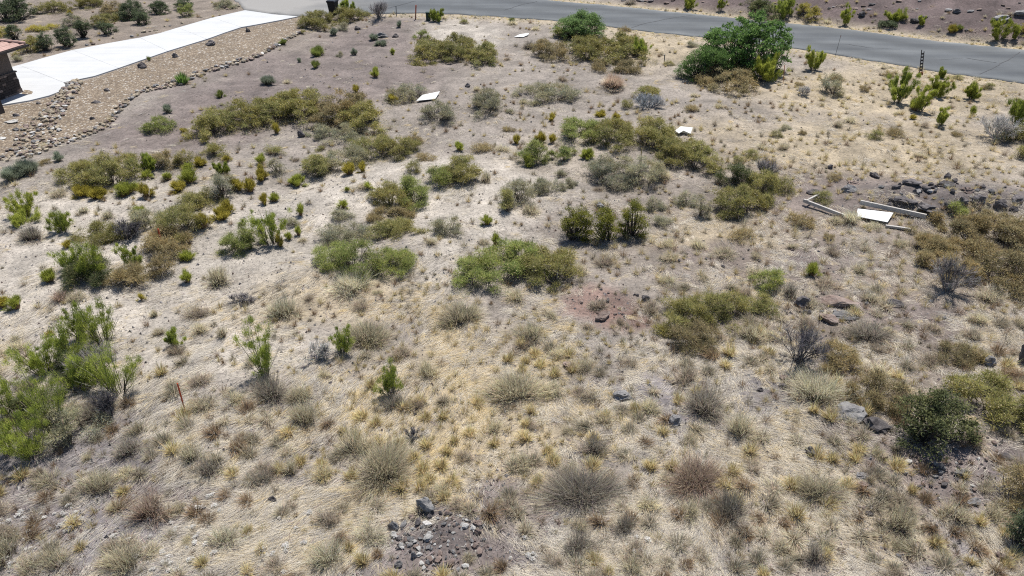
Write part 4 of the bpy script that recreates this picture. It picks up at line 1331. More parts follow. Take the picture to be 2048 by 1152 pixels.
# ------------------------------------------------------------------ plants: which one stands where
Y_DRIVE = 'dark green oak shrubs beyond the drive'
for rec in [
    # beyond the drive
    ('H:oak', -18, -4, 70, 46, 'big dark green oak scrub at the top picture corner beyond the house'),
    ('A', 80, 1, 130, 28, 'olive bush between the corner scrub and the roadside oaks'),
    ('B:gold', 133, 20, 147, 31, 'single yellow cushion bush on straw beyond the drive'),
    ('A', 146, -6, 203, 19, 'olive bush cut by the top picture edge beyond the drive'),
    ('H:oak', 234, 4, 300, 44, 'dark green oak scrub, widest of the roadside row beyond the drive'),
    ('H:oak', 268, 22, 304, 52, 'dark green oak scrub spilling to the bare strip above the drive'),
    ('H:oak', 298, 5, 346, 32, 'dark green oak scrub in the middle of the row beyond the drive'),
    ('H:oak', 350, -2, 391, 24, 'dark green oak scrub nearest the road beyond the drive'),
    ('A:green', 362, 10, 388, 36, 'green bush in front of the oak nearest the road'),
    ('A:brown', 208, 5, 245, 34, 'brownish bush at the west end of the roadside oaks'),
    ('A:grey', 425, 2, 475, 20, 'pale brushy clump beside the mouth of the drive'),
    ('H:oak', 14, 48, 46, 82, 'grey-green oak bush just above the house roof'),
    ('A:gold', 64, 47, 108, 63, 'yellowish low bush among the oaks above the drive'),
    ('H:oak', 114, 50, 156, 97, 'dark oak bush overhanging the drive, second from the house'),
    ('H:oak', 78, 64, 112, 104, 'dark oak bush overhanging the drive, nearest the house'),
    ('A', 44, 66, 86, 112, 'olive bush beside the house wall above the drive'),
    ('H:oak', 150, 36, 186, 79, 'grey-green oak bush, third from the house above the drive'),
    ('A:grey', 132, 30, 172, 55, 'pale olive brush behind the oak bushes above the drive'),
    ('H:oak', 198, 42, 234, 71, 'dark oak bush at the east end of the row above the drive'),
    ('A', 184, 28, 216, 56, 'olive bush tucked behind the end of the oak row'),
    ('A:gold', -8, 54, 22, 76, 'yellow olive bush behind the house roof'),
    ('A', 205, 26, 250, 46, 'olive bush between the two oak rows beyond the drive'),
    # gravel and purple slope
    ('Y', 348, 139, 384, 172, 'bright green sword-leaved plant growing in the stone border'),
    ('I:green', 294, 111, 303, 123, 'tiny green seedling at the edge of the drive'),
    ('I', 325, 208, 349, 229, 'grey-green herb clump on the purple soil below the sword-leaved plant'),
    ('I:green', 431, 181, 453, 198, 'small green herb clump alone on purple soil'),
    ('A:green', 288, 236, 345, 268, 'low green bush on purple soil west of the long thicket'),
    ('B:gold', 360, 255, 376, 266, 'tiny yellow cushion between the low green bush and the long thicket'),
    ('I:green', 557, 78, 576, 91, 'small green tuft growing on the gravel bed near the roadside bushes'),
    ('I:green', 621, 92, 648, 118, 'blue-green herb clump on purple soil, larger of a pair'),
    ('I:green', 622, 120, 642, 138, 'green herb clump on purple soil, lower of a pair'),
    ('I', 592, 116, 604, 126, 'tiny grey-green herb west of the paired clumps'),
    ('I', 519, 151, 553, 173, 'sprawling pale green herb on purple soil above the long thicket'),
    ('I', 658, 57, 678, 73, 'pale blue-green herb below the roadside bushes'),
    ('I', 738, 67, 758, 82, 'pale herb west of the broken grey slab'),
    ('I', 750, 81, 776, 93, 'pale herb just below the broken grey slab'),
    ('I', 792, 39, 806, 56, 'pale herb below the rust-orange post'),
    ('I', 700, 96, 716, 112, 'thin pale herb in the middle of the purple soil'),
    ('B:lime', 740, 134, 762, 157, 'green cushion bush alone on the purple soil'),
    ('B:gold', 705, 169, 721, 187, 'gold cushion bush at the top of the long thicket'),
    ('B:gold', 776, 187, 798, 207, 'gold cushion bush west of the white board'),
    ('B:lime', 780, 96, 791, 111, 'small green cushion west of the great olive shrub'),
    ('A:green', 828, 58, 854, 80, 'small loose green bush above the great olive shrub'),
    ('I:green', 1015, 36, 1032, 46, 'low green weed at the road edge above the small white board'),
    # roadside thicket by the bin
    ('A', 598, 20, 664, 67, 'dense olive bush hiding the foot of the rubbish bin'),
    ('A', 656, 18, 736, 50, 'olive bush beside the rubbish bin, spreading along the road edge'),
    ('C', 680, 2, 714, 24, 'bright green broom growing behind the rubbish bin bushes'),
    ('E', 738, 0, 778, 46, 'tall thin bare shrub at the road edge'),
    ('C', 856, 16, 892, 46, 'bright green broom growing over the utility box'),
    # great olive shrubs below the road
    ('A', 817, 76, 895, 134, 'west part of the great olive shrub below the road'),
    ('A', 868, 68, 955, 132, 'middle part of the great olive shrub below the road'),
    ('A', 928, 80, 998, 137, 'east part of the great olive shrub below the road'),
    ('D:mesq_light', 1112, 25, 1206, 82, 'light green feathery tree at the road edge above the olive thicket'),
    ('A:green', 1106, 52, 1152, 82, 'light green bush at the foot of the feathery tree'),
    ('A:brown', 1060, 84, 1142, 124, 'brownish shrub at the west end of the thicket under the feathery tree'),
    ('A', 1132, 70, 1232, 128, 'olive shrub under the feathery tree, middle of the thicket'),
    ('A', 1200, 68, 1292, 130, 'olive shrub at the east end of the thicket under the feathery tree'),
    ('A:brown', 1182, 118, 1276, 147, 'low brown shrub along the front of the thicket under the feathery tree'),
    ('G:red', 1208, 144, 1242, 180, 'reddish brown dry bush hanging below the thicket'),
    ('C', 1250, 82, 1301, 118, 'bright green broom at the east end of the thicket under the feathery tree'),
    ('G:dark', 1044, 82, 1074, 101, 'dark brown dry bush below the small white board'),
    ('A:grey', 1038, 164, 1146, 212, 'sparse grey olive bush below the thicket'),
    ('E:blue', 1256, 190, 1334, 226, 'heap of bluish grey dead sticks on the upper slope'),
    ('A', 1272, 172, 1322, 200, 'small olive bush above the heap of grey sticks'),
    ('D', 1362, 88, 1450, 164, 'low dark green lobe tree west of the great mesquite'),
    ('D', 1392, 28, 1580, 158, 'great dark green mesquite tree at the road edge'),
    ('C:lime', 1484, 112, 1570, 172, 'yellow-green broom in front of the great mesquite'),
    ('A:brown', 1402, 126, 1508, 198, 'brown-olive umbrella-shaped shrub in front of the great mesquite'),
    # road cut
    ('A:dark', 1482, -8, 1548, 42, 'dark green bush on the far road edge, west of a pair'),
    ('C', 1528, -10, 1602, 42, 'tall green broom on the far road edge'),
    ('A:gold', 1598, 4, 1634, 42, 'yellowish bush beside the tall green broom on the far road edge'),
    ('C:lime', 1353, -6, 1394, 21, 'yellow-green broom on the road cut above the feathery tree'),
    ('C:lime', 1430, -4, 1450, 23, 'narrow yellow-green broom on the road cut'),
    ('G:dark', 1250, -4, 1272, 11, 'small dark bush at the top picture edge on the road cut'),
    ('C:lime', 1676, 14, 1706, 53, 'slender yellow-green broom standing at the far road edge'),
    ('C:lime', 1768, 23, 1814, 45, 'pale green broom halfway up the road cut'),
    ('H:oak', 1754, 41, 1792, 56, 'low dark green bush at the far road edge'),
    ('C:lime', 1833, 32, 1852, 52, 'small yellow-green broom beside the pale stick'),
    ('B:gold', 1893, 48, 1912, 67, 'gold cushion bush on the road cut'),
    ('I:green', 1908, 50, 1926, 62, 'small green weed beside the gold cushion on the road cut'),
    ('C:lime', 1966, 38, 2028, 84, 'yellow-green broom with bare stems below the big grey boulder'),
    ('C:lime', 2018, 56, 2038, 80, 'small broom east of the bare-stemmed one on the road cut'),
    ('A:gold', 2034, 48, 2062, 72, 'yellow bush cut by the picture edge on the road cut'),
    # near side of the road, right
    ('C:lime', 1602, 100, 1650, 146, 'yellow-green broom beside the great mesquite on the pale verge'),
    ('A:grey', 1636, 152, 1684, 192, 'sparse twiggy bush on the pale verge below the broom'),
    ('E:pale', 1588, 172, 1624, 196, 'pale grey twiggy bush on bare ground below the great mesquite'),
    ('C', 1764, 143, 1824, 214, 'green broom with a dark shadow below the sign post'),
    ('C:lime', 1818, 172, 1862, 228, 'yellow-green broom joined to the shadowed one below the sign post'),
    ('C:lime', 1848, 156, 1900, 198, 'feathery pale broom in the middle of the verge group'),
    ('C:lime', 1922, 168, 1962, 202, 'yellow-green broom at the east end of the verge group'),
    ('C', 1872, 136, 1892, 158, 'small green bush between the sign post and the road'),
    ('B:lime', 1816, 196, 1842, 226, 'green cushion bush at the foot of the verge brooms'),
    ('B:gold', 1818, 228, 1834, 240, 'tiny yellow cushion below the verge brooms'),
    ('C:lime', 1864, 216, 1894, 254, 'thin yellow-green broom alone below the verge group'),
    ('B:lime', 1934, 212, 1952, 232, 'small green cushion bush in the straw at the right of the verge group'),
    ('C', 1996, 190, 2064, 268, 'green broom at the right picture edge above a pile of sticks'),
    ('E:pale', 1944, 234, 2036, 290, 'pile of bleached sticks beside the broom at the picture edge'),
    ('A', 2004, 250, 2062, 290, 'olive bush at the right picture edge below the broom'),
    ('A', 2028, 285, 2064, 320, 'dark olive bush at the right picture edge'),
    # the long thicket
    ('A', 392, 216, 468, 286, 'west end of the long olive thicket in the upper left'),
    ('A', 440, 200, 534, 270, 'olive shrub second from the west in the long thicket'),
    ('A', 505, 188, 605, 254, 'olive shrub in the middle of the long thicket'),
    ('A', 560, 176, 646, 250, 'highest olive shrub of the long thicket'),
    ('A:brown', 628, 178, 724, 258, 'brownish shrub in the east half of the long thicket'),
    ('A', 676, 206, 778, 272, 'olive shrub at the east end of the long thicket'),
    ('A:grey', 612, 246, 732, 288, 'thin grey-green shrub below the long thicket'),
    ('B:gold', 544, 244, 562, 270, 'gold cushion bush under the long thicket'),
    ('A:grey', 776, 170, 852, 208, 'sparse brush behind the white board'),
    ('A:grey', 838, 204, 916, 252, 'sparse brush in front of the white board'),
    ('A:grey', 942, 178, 1004, 236, 'sparse olive bush east of the white board'),
    # upper right of the pale slope
    ('A:green', 1118, 234, 1204, 294, 'west end of the olive thicket that holds the plastic scrap'),
    ('A', 1178, 236, 1274, 304, 'olive shrub second from the west in the scrap thicket'),
    ('A', 1258, 240, 1352, 308, 'olive shrub beside the crumpled plastic scrap'),
    ('A', 1300, 272, 1384, 338, 'olive shrub below the crumpled plastic scrap'),
    ('A', 1352, 280, 1434, 352, 'olive shrub at the east end of the scrap thicket'),
    ('A:grey', 1172, 312, 1262, 384, 'grey olive shrub below the scrap thicket, west of a pair'),
    ('A:grey', 1238, 312, 1326, 380, 'grey olive shrub below the scrap thicket, east of a pair'),
    ('B:gold', 1094, 226, 1112, 244, 'gold cushion west of the scrap thicket'),
    ('B:gold', 1188, 220, 1214, 238, 'gold cushion on the upper edge of the scrap thicket, wider one'),
    ('B:gold', 1224, 224, 1241, 242, 'gold cushion on the upper edge of the scrap thicket, narrower one'),
    ('B:gold', 1066, 262, 1092, 289, 'gold cushion in the row of three west of the scrap thicket, middle'),
    ('B:gold', 1094, 268, 1114, 289, 'gold cushion in the row of three west of the scrap thicket, east'),
    ('B:gold', 1024, 268, 1041, 290, 'gold cushion in the row of three west of the scrap thicket, west'),
    ('A:green', 1034, 284, 1096, 336, 'olive-green bush on the pale strip below the three gold cushions'),
    ('A:green', 1096, 292, 1148, 328, 'small olive bush east of the one below the gold cushions'),
    ('B:lime', 1042, 308, 1072, 337, 'green cushion in front of the bush below the gold cushions'),
    ('B:lime', 1158, 296, 1190, 322, 'round green cushion below the west end of the scrap thicket'),
    ('A:grey', 998, 364, 1074, 424, 'grey-green sprawling bush on the pale middle slope'),
    ('A:grey', 1056, 356, 1134, 398, 'grey-green sprawling bush leaning east on the pale middle slope'),
    ('A:dark', 1432, 324, 1504, 378, 'dark olive bush with bare branches east of the scrap thicket'),
    ('A', 1420, 368, 1524, 444, 'olive bush in front of the dark bare-branched one'),
    ('A', 1490, 344, 1562, 408, 'olive bush reaching towards the fallen timbers'),
    ('A:grey', 1388, 392, 1424, 440, 'small grey-green bush between the evergreens and the olive bushes'),
    ('E', 1498, 318, 1560, 372, 'bare grey branches above the olive bushes'),
    # left of the pale slope
    ('I', 8, 330, 44, 372, 'pale blue-green herb at the left picture edge below the stone line'),
    ('I', 32, 318, 78, 356, 'pale blue-green sprawling herb below the stone line'),
    ('I', 106, 303, 130, 326, 'small blue-green herb just below the stone line'),
    ('A', 126, 318, 216, 378, 'dark olive shrub, west half of the left thicket'),
    ('A', 186, 310, 288, 378, 'dark olive shrub, east half of the left thicket'),
    ('C', 268, 308, 322, 346, 'bright green broom behind the left thicket'),
    ('A:brown', 300, 302, 356, 342, 'brownish grey bush behind the cushions of the left thicket'),
    ('B:gold', 146, 368, 196, 398, 'gold cushion at the west foot of the left thicket'),
    ('B:gold', 178, 374, 216, 404, 'gold cushion in front of the left thicket'),
    ('B:lime', 228, 362, 284, 396, 'broad green-gold cushion in front of the left thicket'),
    ('B:gold', 278, 364, 311, 399, 'gold cushion at the east foot of the left thicket'),
    ('B:lime', 280, 339, 307, 360, 'green cushion at the east side of the left thicket'),
    ('B:lime', 327, 342, 346, 363, 'small round green cushion alone on pale sand'),
    ('B:lime', 363, 325, 390, 347, 'upper of two joined lime green cushions'),
    ('B:lime', 358, 338, 402, 372, 'lower of two joined lime green cushions'),
    ('B:gold', 339, 362, 376, 388, 'bright gold cushion below the joined lime cushions'),
    ('B:gold', 386, 312, 414, 336, 'olive-gold cushion above the joined lime cushions'),
    ('A', 352, 306, 386, 336, 'small olive brush above the joined lime cushions'),
    ('C', 428, 322, 468, 352, 'small bright green broom in the cushion patch'),
    ('B:gold', 446, 310, 465, 326, 'small gold cushion behind the small broom'),
    ('A', 410, 285, 452, 318, 'olive tuft bush on the slope above the cushion patch'),
    ('A', 352, 384, 438, 428, 'low olive shrub in the cushion patch'),
    ('A:grey', 418, 348, 470, 408, 'grey olive shrub in the cushion patch'),
    ('B:gold', 456, 356, 492, 386, 'gold-olive cushion in a row east of the cushion patch, west one'),
    ('B:gold', 486, 356, 516, 388, 'gold-olive cushion in a row east of the cushion patch, east one'),
    ('C:lime', 20, 382, 82, 440, 'yellow-green broom at the left picture edge, upper of a pair'),
    ('C:lime', 14, 426, 88, 460, 'sprawling broom below the one at the left picture edge'),
    ('C', 94, 424, 158, 474, 'green broom with a dark shadow on the pale sand at left'),
    ('G:dark', 40, 448, 88, 486, 'dark spiky dry clump on the pale sand at left'),
    ('G', 205, 418, 233, 441, 'brown-green dry clump on the pale sand under the left thicket'),
    ('G:pale', 158, 404, 176, 428, 'small pale grass clump below the left thicket'),
    ('B:lime', 266, 410, 296, 434, 'lime cushion at the top of the stake thicket'),
    ('A:grey', 262, 412, 340, 470, 'grey olive shrub at the top of the stake thicket'),
    ('A', 318, 414, 404, 480, 'olive shrub above the red stake'),
    ('A', 160, 446, 262, 500, 'olive shrub at the west of the stake thicket'),
    ('A:brown', 276, 458, 382, 526, 'brown olive shrub around the short red stake'),
    ('E:dark', 214, 440, 292, 494, 'forked bare branch standing out of the stake thicket'),
    ('C', 108, 490, 184, 552, 'bright green broom at the west end of the stake thicket'),
    ('C', 148, 484, 236, 572, 'bright green broom in the middle front of the stake thicket'),
    ('C', 244, 478, 294, 548, 'bright green broom at the east front of the stake thicket'),
    ('A:dark', 128, 520, 228, 586, 'dark green shrub at the foot of the stake thicket'),
    ('A:brown', 214, 530, 294, 586, 'brown shrub at the foot of the stake thicket'),
    ('A:brown', 298, 512, 344, 556, 'small brown olive bush east of the stake thicket'),
    ('B:lime', 80, 536, 120, 570, 'round green cushion west of the stake thicket'),
    ('B:gold', 126, 479, 148, 499, 'round olive cushion at the upper west side of the stake thicket'),
    ('B:gold', 390, 422, 428, 462, 'tall gold-olive cushion below the cushion patch'),
    ('B:gold', 424, 414, 462, 446, 'gold-brown cushion below the cushion patch'),
    ('B:gold', 442, 398, 472, 432, 'slanting gold cushion below the cushion patch'),
    ('B:lime', 358, 500, 392, 526, 'thin lime cushion on the sand east of the stake thicket'),
    ('B:lime', 361, 539, 390, 570, 'round lime cushion with a dark shadow on the pale sand'),
    ('A:green', 452, 446, 524, 518, 'green-olive shrub, west half of the middle-left bush'),
    ('C', 498, 412, 584, 504, 'upright green broom in the middle-left bush'),
    ('B:gold', 548, 464, 570, 496, 'gold cushion at the foot of the middle-left bush'),
    ('B:lime', 588, 450, 606, 474, 'lime cushion just east of the middle-left bush'),
    ('B:lime', 570, 460, 588, 482, 'lime cushion second east of the middle-left bush'),
    ('G', 410, 528, 460, 576, 'pale golden dry brush on the sand below the middle-left bush'),
    # middle
    ('A', 603, 308, 664, 364, 'olive shrub at the west end of the upper middle thicket'),
    ('A:grey', 638, 292, 740, 348, 'grey-green shrub in the upper middle thicket'),
    ('A', 698, 272, 788, 328, 'olive shrub in the east of the upper middle thicket'),
    ('A', 762, 270, 838, 322, 'dense olive shrub ending the upper middle thicket'),
    ('B:gold', 684, 323, 718, 354, 'orange-gold cushion under the upper middle thicket'),
    ('B:gold', 716, 322, 736, 347, 'small gold cushion under the upper middle thicket'),
    ('B:lime', 577, 348, 614, 378, 'gold-green cushion west of the upper middle thicket'),
    ('B:lime', 512, 305, 534, 332, 'round lime cushion above the pale strip'),
    ('A:grey', 536, 320, 568, 352, 'grey-olive bush beside the round lime cushion'),
    ('B:gold', 510, 330, 534, 368, 'tall olive cushion beside the grey-olive bush'),
    ('B:gold', 519, 384, 540, 411, 'gold cushion on pale sand, west of a touching pair'),
    ('B:lime', 537, 384, 560, 407, 'lime cushion on pale sand, east of a touching pair'),
    ('B:lime', 591, 404, 611, 434, 'upright lime cushion alone on the pale sand'),
    ('B:lime', 675, 397, 697, 421, 'round lime cushion alone on the pale middle strip'),
    ('B:lime', 688, 373, 702, 386, 'tiny lime cushion on the pale middle strip'),
    ('B:lime', 907, 282, 930, 305, 'round lime cushion at the top of the pale middle strip'),
    ('B:lime', 728, 362, 747, 380, 'loose pale cushion beside the middle olive shrub'),
    ('A', 742, 368, 824, 430, 'west part of the middle olive shrub'),
    ('A:green', 796, 354, 864, 424, 'greener east part of the middle olive shrub'),
    ('A:brown', 748, 414, 822, 456, 'brown lower skirt of the middle olive shrub'),
    ('A:green', 852, 332, 920, 378, 'olive shrub climbing east of the middle shrub, lower part'),
    ('A', 888, 312, 962, 382, 'olive shrub climbing east of the middle shrub, upper part'),
    ('G', 962, 338, 986, 368, 'small brown dry clump at the upper middle of the pale strip'),
    ('A', 1000, 374, 1026, 430, 'narrow olive bush beside the grey-green sprawlers'),
    ('B:lime', 960, 430, 987, 455, 'lime cushion leaning on the pale strip'),
    ('B:lime', 979, 464, 1001, 495, 'lime cushion above the evergreen meadow bush'),
    ('A:grey', 632, 446, 744, 504, 'grey-green shrub, upper west of the central thicket'),
    ('A', 732, 436, 852, 488, 'olive shrub, upper east of the central thicket'),
    ('A:green', 628, 486, 704, 540, 'green shrub, lower west of the central thicket'),
    ('A:green', 674, 486, 764, 566, 'bright green-olive shrub in the front of the central thicket'),
    ('A:green', 742, 498, 832, 556, 'green shrub, lower east of the central thicket'),
    ('G:pale', 668, 540, 736, 602, 'pale dry grass clump at the foot of the central thicket'),
    ('A:grey', 862, 430, 922, 478, 'small grey-olive bush east of the central thicket'),
    ('A:green', 902, 510, 1006, 588, 'green shrub, west part of the bush below the evergreens'),
    ('A:green', 958, 474, 1086, 578, 'large green shrub, middle of the bush below the evergreens'),
    ('A', 1040, 486, 1158, 594, 'olive shrub, east part of the bush below the evergreens'),
    ('H:evergreen', 1120, 412, 1190, 490, 'yellow-green leathery evergreen, west of three in the middle'),
    ('H:evergreen', 1168, 424, 1244, 496, 'yellow-green leathery evergreen, middle of three'),
    ('H:evergreen', 1234, 404, 1292, 484, 'yellow-green leathery evergreen, east of three in the middle'),
    # right
    ('A:brown', 1812, 450, 1906, 512, 'west end of the great brown thicket below the sign panel'),
    ('A:brown', 1876, 418, 1984, 504, 'brown shrub at the top of the great brown thicket'),
    ('A:brown', 1958, 416, 2066, 506, 'brown shrub at the upper east of the great brown thicket'),
    ('A:brown', 1836, 488, 1956, 566, 'brown shrub in the middle of the great brown thicket'),
    ('A:brown', 1938, 476, 2066, 604, 'olive-brown shrub at the lower east of the great brown thicket'),
    ('E', 1846, 516, 1942, 606, 'leafless grey shrub in front of the great brown thicket'),
    ('G:pale', 1686, 416, 1722, 452, 'orange-straw grass clump at the west end of the white sign panel'),
    ('G:pale', 1726, 444, 1772, 460, 'orange-straw grass clump along the lower edge of the white sign panel'),
    ('B:lime', 1606, 524, 1641, 558, 'round dark green cushion alone on the right slope'),
    ('A:green', 1506, 538, 1562, 588, 'small green bush on the right slope below the purple soil'),
    ('A:green', 1894, 408, 1930, 438, 'small green bush at the foot of the rock ledge'),
    ('A', 1306, 598, 1404, 674, 'olive shrub beside the red bare patch, west part'),
    ('A', 1378, 586, 1494, 668, 'olive shrub beside the red bare patch, east part'),
    ('A:brown', 1336, 648, 1436, 716, 'brown lower part of the shrub beside the red bare patch'),
    ('A', 1482, 588, 1548, 640, 'small olive shrub between the red patch shrub and the slabs'),
    ('E:dark', 1540, 648, 1656, 768, 'dark leafless shrub on the right slope'),
    ('A:brown', 1640, 690, 1720, 750, 'thin brown brush beside the dark leafless shrub'),
    ('A:brown', 1698, 744, 1800, 834, 'golden brown brush above the two boulders'),
    ('H:juniper', 1776, 782, 1936, 924, 'dense dark green juniper on the right slope'),
    ('A', 1898, 742, 2064, 872, 'olive-brown shrub behind the juniper'),
    ('A:brown', 1866, 690, 1960, 736, 'low brown brush beyond the juniper'),
    ('A:brown', 1982, 930, 2062, 1022, 'straw-brown bush at the right picture edge below the juniper'),
    ('H:oak', 2008, 1016, 2072, 1104, 'round green shrub cut by the right picture edge'),
    ('G:pale', 1580, 742, 1690, 822, 'pale spiky grass clump above the grey layered boulder'),
    # foreground left
    ('C', 126, 612, 196, 690, 'slender bright green broom at the top of the big left group'),
    ('C', 164, 612, 254, 706, 'densest bright green broom of the big left group'),
    ('C', 96, 664, 196, 752, 'bright green broom in the middle of the big left group'),
    ('C', 176, 684, 296, 812, 'broom with bare fanning stems at the east of the big left group'),
    ('C', 44, 684, 132, 766, 'bright green broom on the upper west of the big left group'),
    ('C', -22, 748, 66, 850, 'bright green broom at the left picture edge in the big group'),
    ('C', 56, 752, 166, 890, 'tall broom in the front of the big left group'),
    ('C', -26, 810, 64, 930, 'bright green broom at the left picture edge, lowest of the big group'),
    ('A:grey', 92, 806, 200, 910, 'grey-olive dry bush in front of the big left group'),
    ('G:dark', 150, 790, 232, 850, 'dark dry brush under the broom with fanning stems'),
    ('A:dark', 110, 700, 200, 770, 'dark understorey bush in the middle of the big left group'),
    ('E', 150, 690, 250, 780, 'bleached bare branches inside the big left group'),
    ('A:dark', 30, 770, 120, 850, 'dark understorey bush at the west of the big left group'),
    ('C', 120, 730, 200, 800, 'yellow-green broom in the shaded heart of the big left group'),
    ('C', 20, 840, 120, 940, 'low bright green broom at the foot of the big left group'),
    ('E:dark', 190, 780, 260, 850, 'dark dead branches at the foot of the fanning broom'),
    ('C', 333, 652, 374, 700, 'small bright green broom alone on the pale sand'),
    ('C', 484, 648, 576, 778, 'tall bright green broom left of the middle foreground'),
    ('G:dark', 498, 748, 584, 812, 'dark dry brush at the foot of the tall green broom'),
    ('C', 742, 728, 824, 812, 'bright green broom in the golden grass'),
    ('G:dark', 762, 784, 812, 830, 'dark dry brush at the foot of the broom in the golden grass'),
    ('C', 650, 652, 720, 722, 'thin green broom with bare twigs above the golden grass'),
    ('E:pale', 592, 684, 680, 742, 'tangle of bleached twigs beside the thin broom'),
    ('B:gold', -14, 588, 26, 622, 'olive cushion at the left picture edge'),
    ('B:lime', 16, 588, 54, 624, 'lime cushion near the left picture edge'),
    ('G:red', 103, 574, 136, 608, 'reddish brown round clump below the stake thicket'),
    ('B:gold', 274, 584, 292, 604, 'small olive cushion below the stake thicket'),
    ('G', 302, 612, 320, 636, 'small brown clump alone on the pale sand'),
    ('B:gold', 90, 660, 110, 676, 'small olive cushion above the big left group'),
    ('G', 20, 668, 46, 688, 'small grey clump at the left above the big group'),
    ('E', 448, 590, 516, 616, 'flat heap of grey twigs on the pale slope'),
    ('G:pale', 536, 592, 600, 646, 'pale spiky clump in the middle-left slope'),
    ('G', 434, 644, 460, 680, 'grey dry clump on the pale slope beside the tall broom'),
    # foreground dry domes
    ('G', 700, 882, 826, 990, 'largest grey-brown dry dome in the middle foreground'),
    ('G:dark', 1070, 936, 1260, 1040, 'wide dark tangled dry brush in the bottom middle'),
    ('G:red', 1336, 906, 1448, 1000, 'reddish hearted dry dome in the lower right middle'),
    ('G:dark', 1418, 982, 1504, 1064, 'dark-hearted dry dome below the reddish one'),
    ('G', 674, 856, 748, 924, 'brown dry clump above the largest dome'),
    ('E:dark', 802, 856, 850, 894, 'dark charred-looking twig heap north of the largest dome'),
    ('G', 976, 744, 1090, 818, 'grey dry dome with bleached roots below the golden grass'),
    ('G:dark', 1160, 862, 1216, 918, 'dark brown clump in the lower middle'),
    ('G:dark', 1366, 768, 1450, 846, 'brown clump beside the flat squarish rock'),
    ('G', 1450, 822, 1516, 888, 'grey-brown dry dome right of the flat squarish rock'),
    ('G', 1590, 938, 1690, 1010, 'brown dry brush in the lower right straw'),
    ('G:dark', 1606, 1080, 1660, 1140, 'dark dry brush at the lower right bottom'),
    ('G:dark', 1110, 1060, 1200, 1120, 'dark purple-brown brush at the bottom middle'),
    ('G:dark', 1220, 1028, 1276, 1080, 'brown twiggy clump below the wide dark tangle'),
    ('G', 1230, 1110, 1300, 1160, 'grey dome cut by the bottom picture edge'),
    ('G', 690, 640, 780, 700, 'grey-olive brush around the thin broom'),
    ('G', 160, 930, 236, 1000, 'golden-brown bush in the lower left slope'),
    ('G', 70, 940, 128, 982, 'olive-grey clump under the big left group'),
    ('G:dark', 230, 868, 290, 920, 'dark grey clump on the lower left slope'),
    ('G:red', 264, 978, 338, 1052, 'reddish brown dry bush in the lower left'),
    ('G', 210, 1076, 300, 1160, 'olive-brown bush at the bottom left'),
    ('G', 82, 1086, 144, 1150, 'golden brown clump in the bottom left corner area'),
    ('G', -14, 1060, 36, 1150, 'dark olive clump in the bottom left corner'),
    ('G', 360, 876, 410, 936, 'tall grey-green clump, upper of a pair in the lower left'),
    ('G:dark', 386, 908, 438, 960, 'dark-footed grey clump, lower of a pair in the lower left'),
    ('G:pale', 420, 1044, 488, 1106, 'yellow-grey dry clump in the lower left straw'),
    ('G:pale', 616, 1072, 696, 1148, 'yellow-green fine brush west of the rubble patch'),
    ('G:pale', 706, 1040, 776, 1100, 'pale green-grey brush at the edge of the rubble patch'),
    ('G', 562, 912, 604, 960, 'grey-gold clump above the lower left straw'),
    ('G:dark', 500, 938, 548, 980, 'dark grey clump on the lower left straw'),
    ('G', 250, 840, 300, 880, 'grey brush under the broom with fanning stems'),
    ('G', 440, 780, 490, 816, 'grey-gold brush on the pale slope below the red-topped stake'),
    ('G', 580, 800, 640, 866, 'golden grey brush in the golden grass, west part'),
    ('G', 1080, 760, 1130, 800, 'grey-gold brush in the golden grass, east part'),
    ('G', 860, 960, 910, 1000, 'grey-gold clump right of the largest dome'),
    ('G', 1480, 640, 1530, 690, 'grey brush right of the red patch shrub'),
    ('G', 1030, 640, 1090, 690, 'grey-green brush below the bush under the evergreens'),
    ('G', 880, 600, 960, 660, 'grey brush on the middle slope'),
    ('G:dark', 1700, 640, 1780, 690, 'dark brown brush below the slabs'),
    ('G:dark', 1560, 560, 1600, 600, 'brown brush above the slabs'),
    ('G', 1960, 1000, 2010, 1050, 'grey-brown brush left of the round green shrub'),
    ('G', 1880, 985, 1940, 1050, 'wide straw-brown brush on the bare soil in the lower right'),
    ('G', 1765, 1000, 1830, 1078, 'great straw tuft with a dark heart in the lower right'),
]:
    plant(*rec)

# ------------------------------------------------------------------ bunch grass, one tuft at a time
def tuft_mesh(name, seed, n, rx, hz, col, low, w, spread=1.0, droop=.25):
    global rng
    keep = rng; rng = np.random.default_rng(seed)
    g = Geo()
    th = rng.random(n) * 6.28; r = np.sqrt(rng.random(n))
    d = np.stack([rx * r * np.cos(th) * spread, rx * r * np.sin(th) * spread, hz * (1 - .55 * r * r) * rng.uniform(.55, 1.1, n)], 1)
    d = d * rng.uniform(.6, 1.35, (n, 1)) + rng.normal(size=(n, 3)) * .16 * rx * np.array([1, 1, .3]) + np.array([*(rng.normal(size=2) * .22 * rx), 0])
    d[:, 2] = np.maximum(d[:, 2], .03)
    foot = np.stack([.34 * rx * r * np.cos(th), .34 * rx * r * np.sin(th), np.full(n, -.02)], 1)
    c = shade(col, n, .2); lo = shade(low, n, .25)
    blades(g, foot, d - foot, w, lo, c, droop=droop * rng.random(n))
    k = n // 3                                            # dead thatch round the foot
    a = rng.random(k) * 6.28
    dd = np.stack([np.cos(a) * rx * 1.15, np.sin(a) * rx * 1.15, .05 + .08 * rng.random(k)], 1) * rng.uniform(.5, 1.1, (k, 1))
    blades(g, np.zeros((k, 3)), dd, w, shade(np.array(low) * .8, k), shade(np.array(col) * .85, k), seg=1)
    me = g.mesh(name, M['straw'])
    rng = keep
    return me


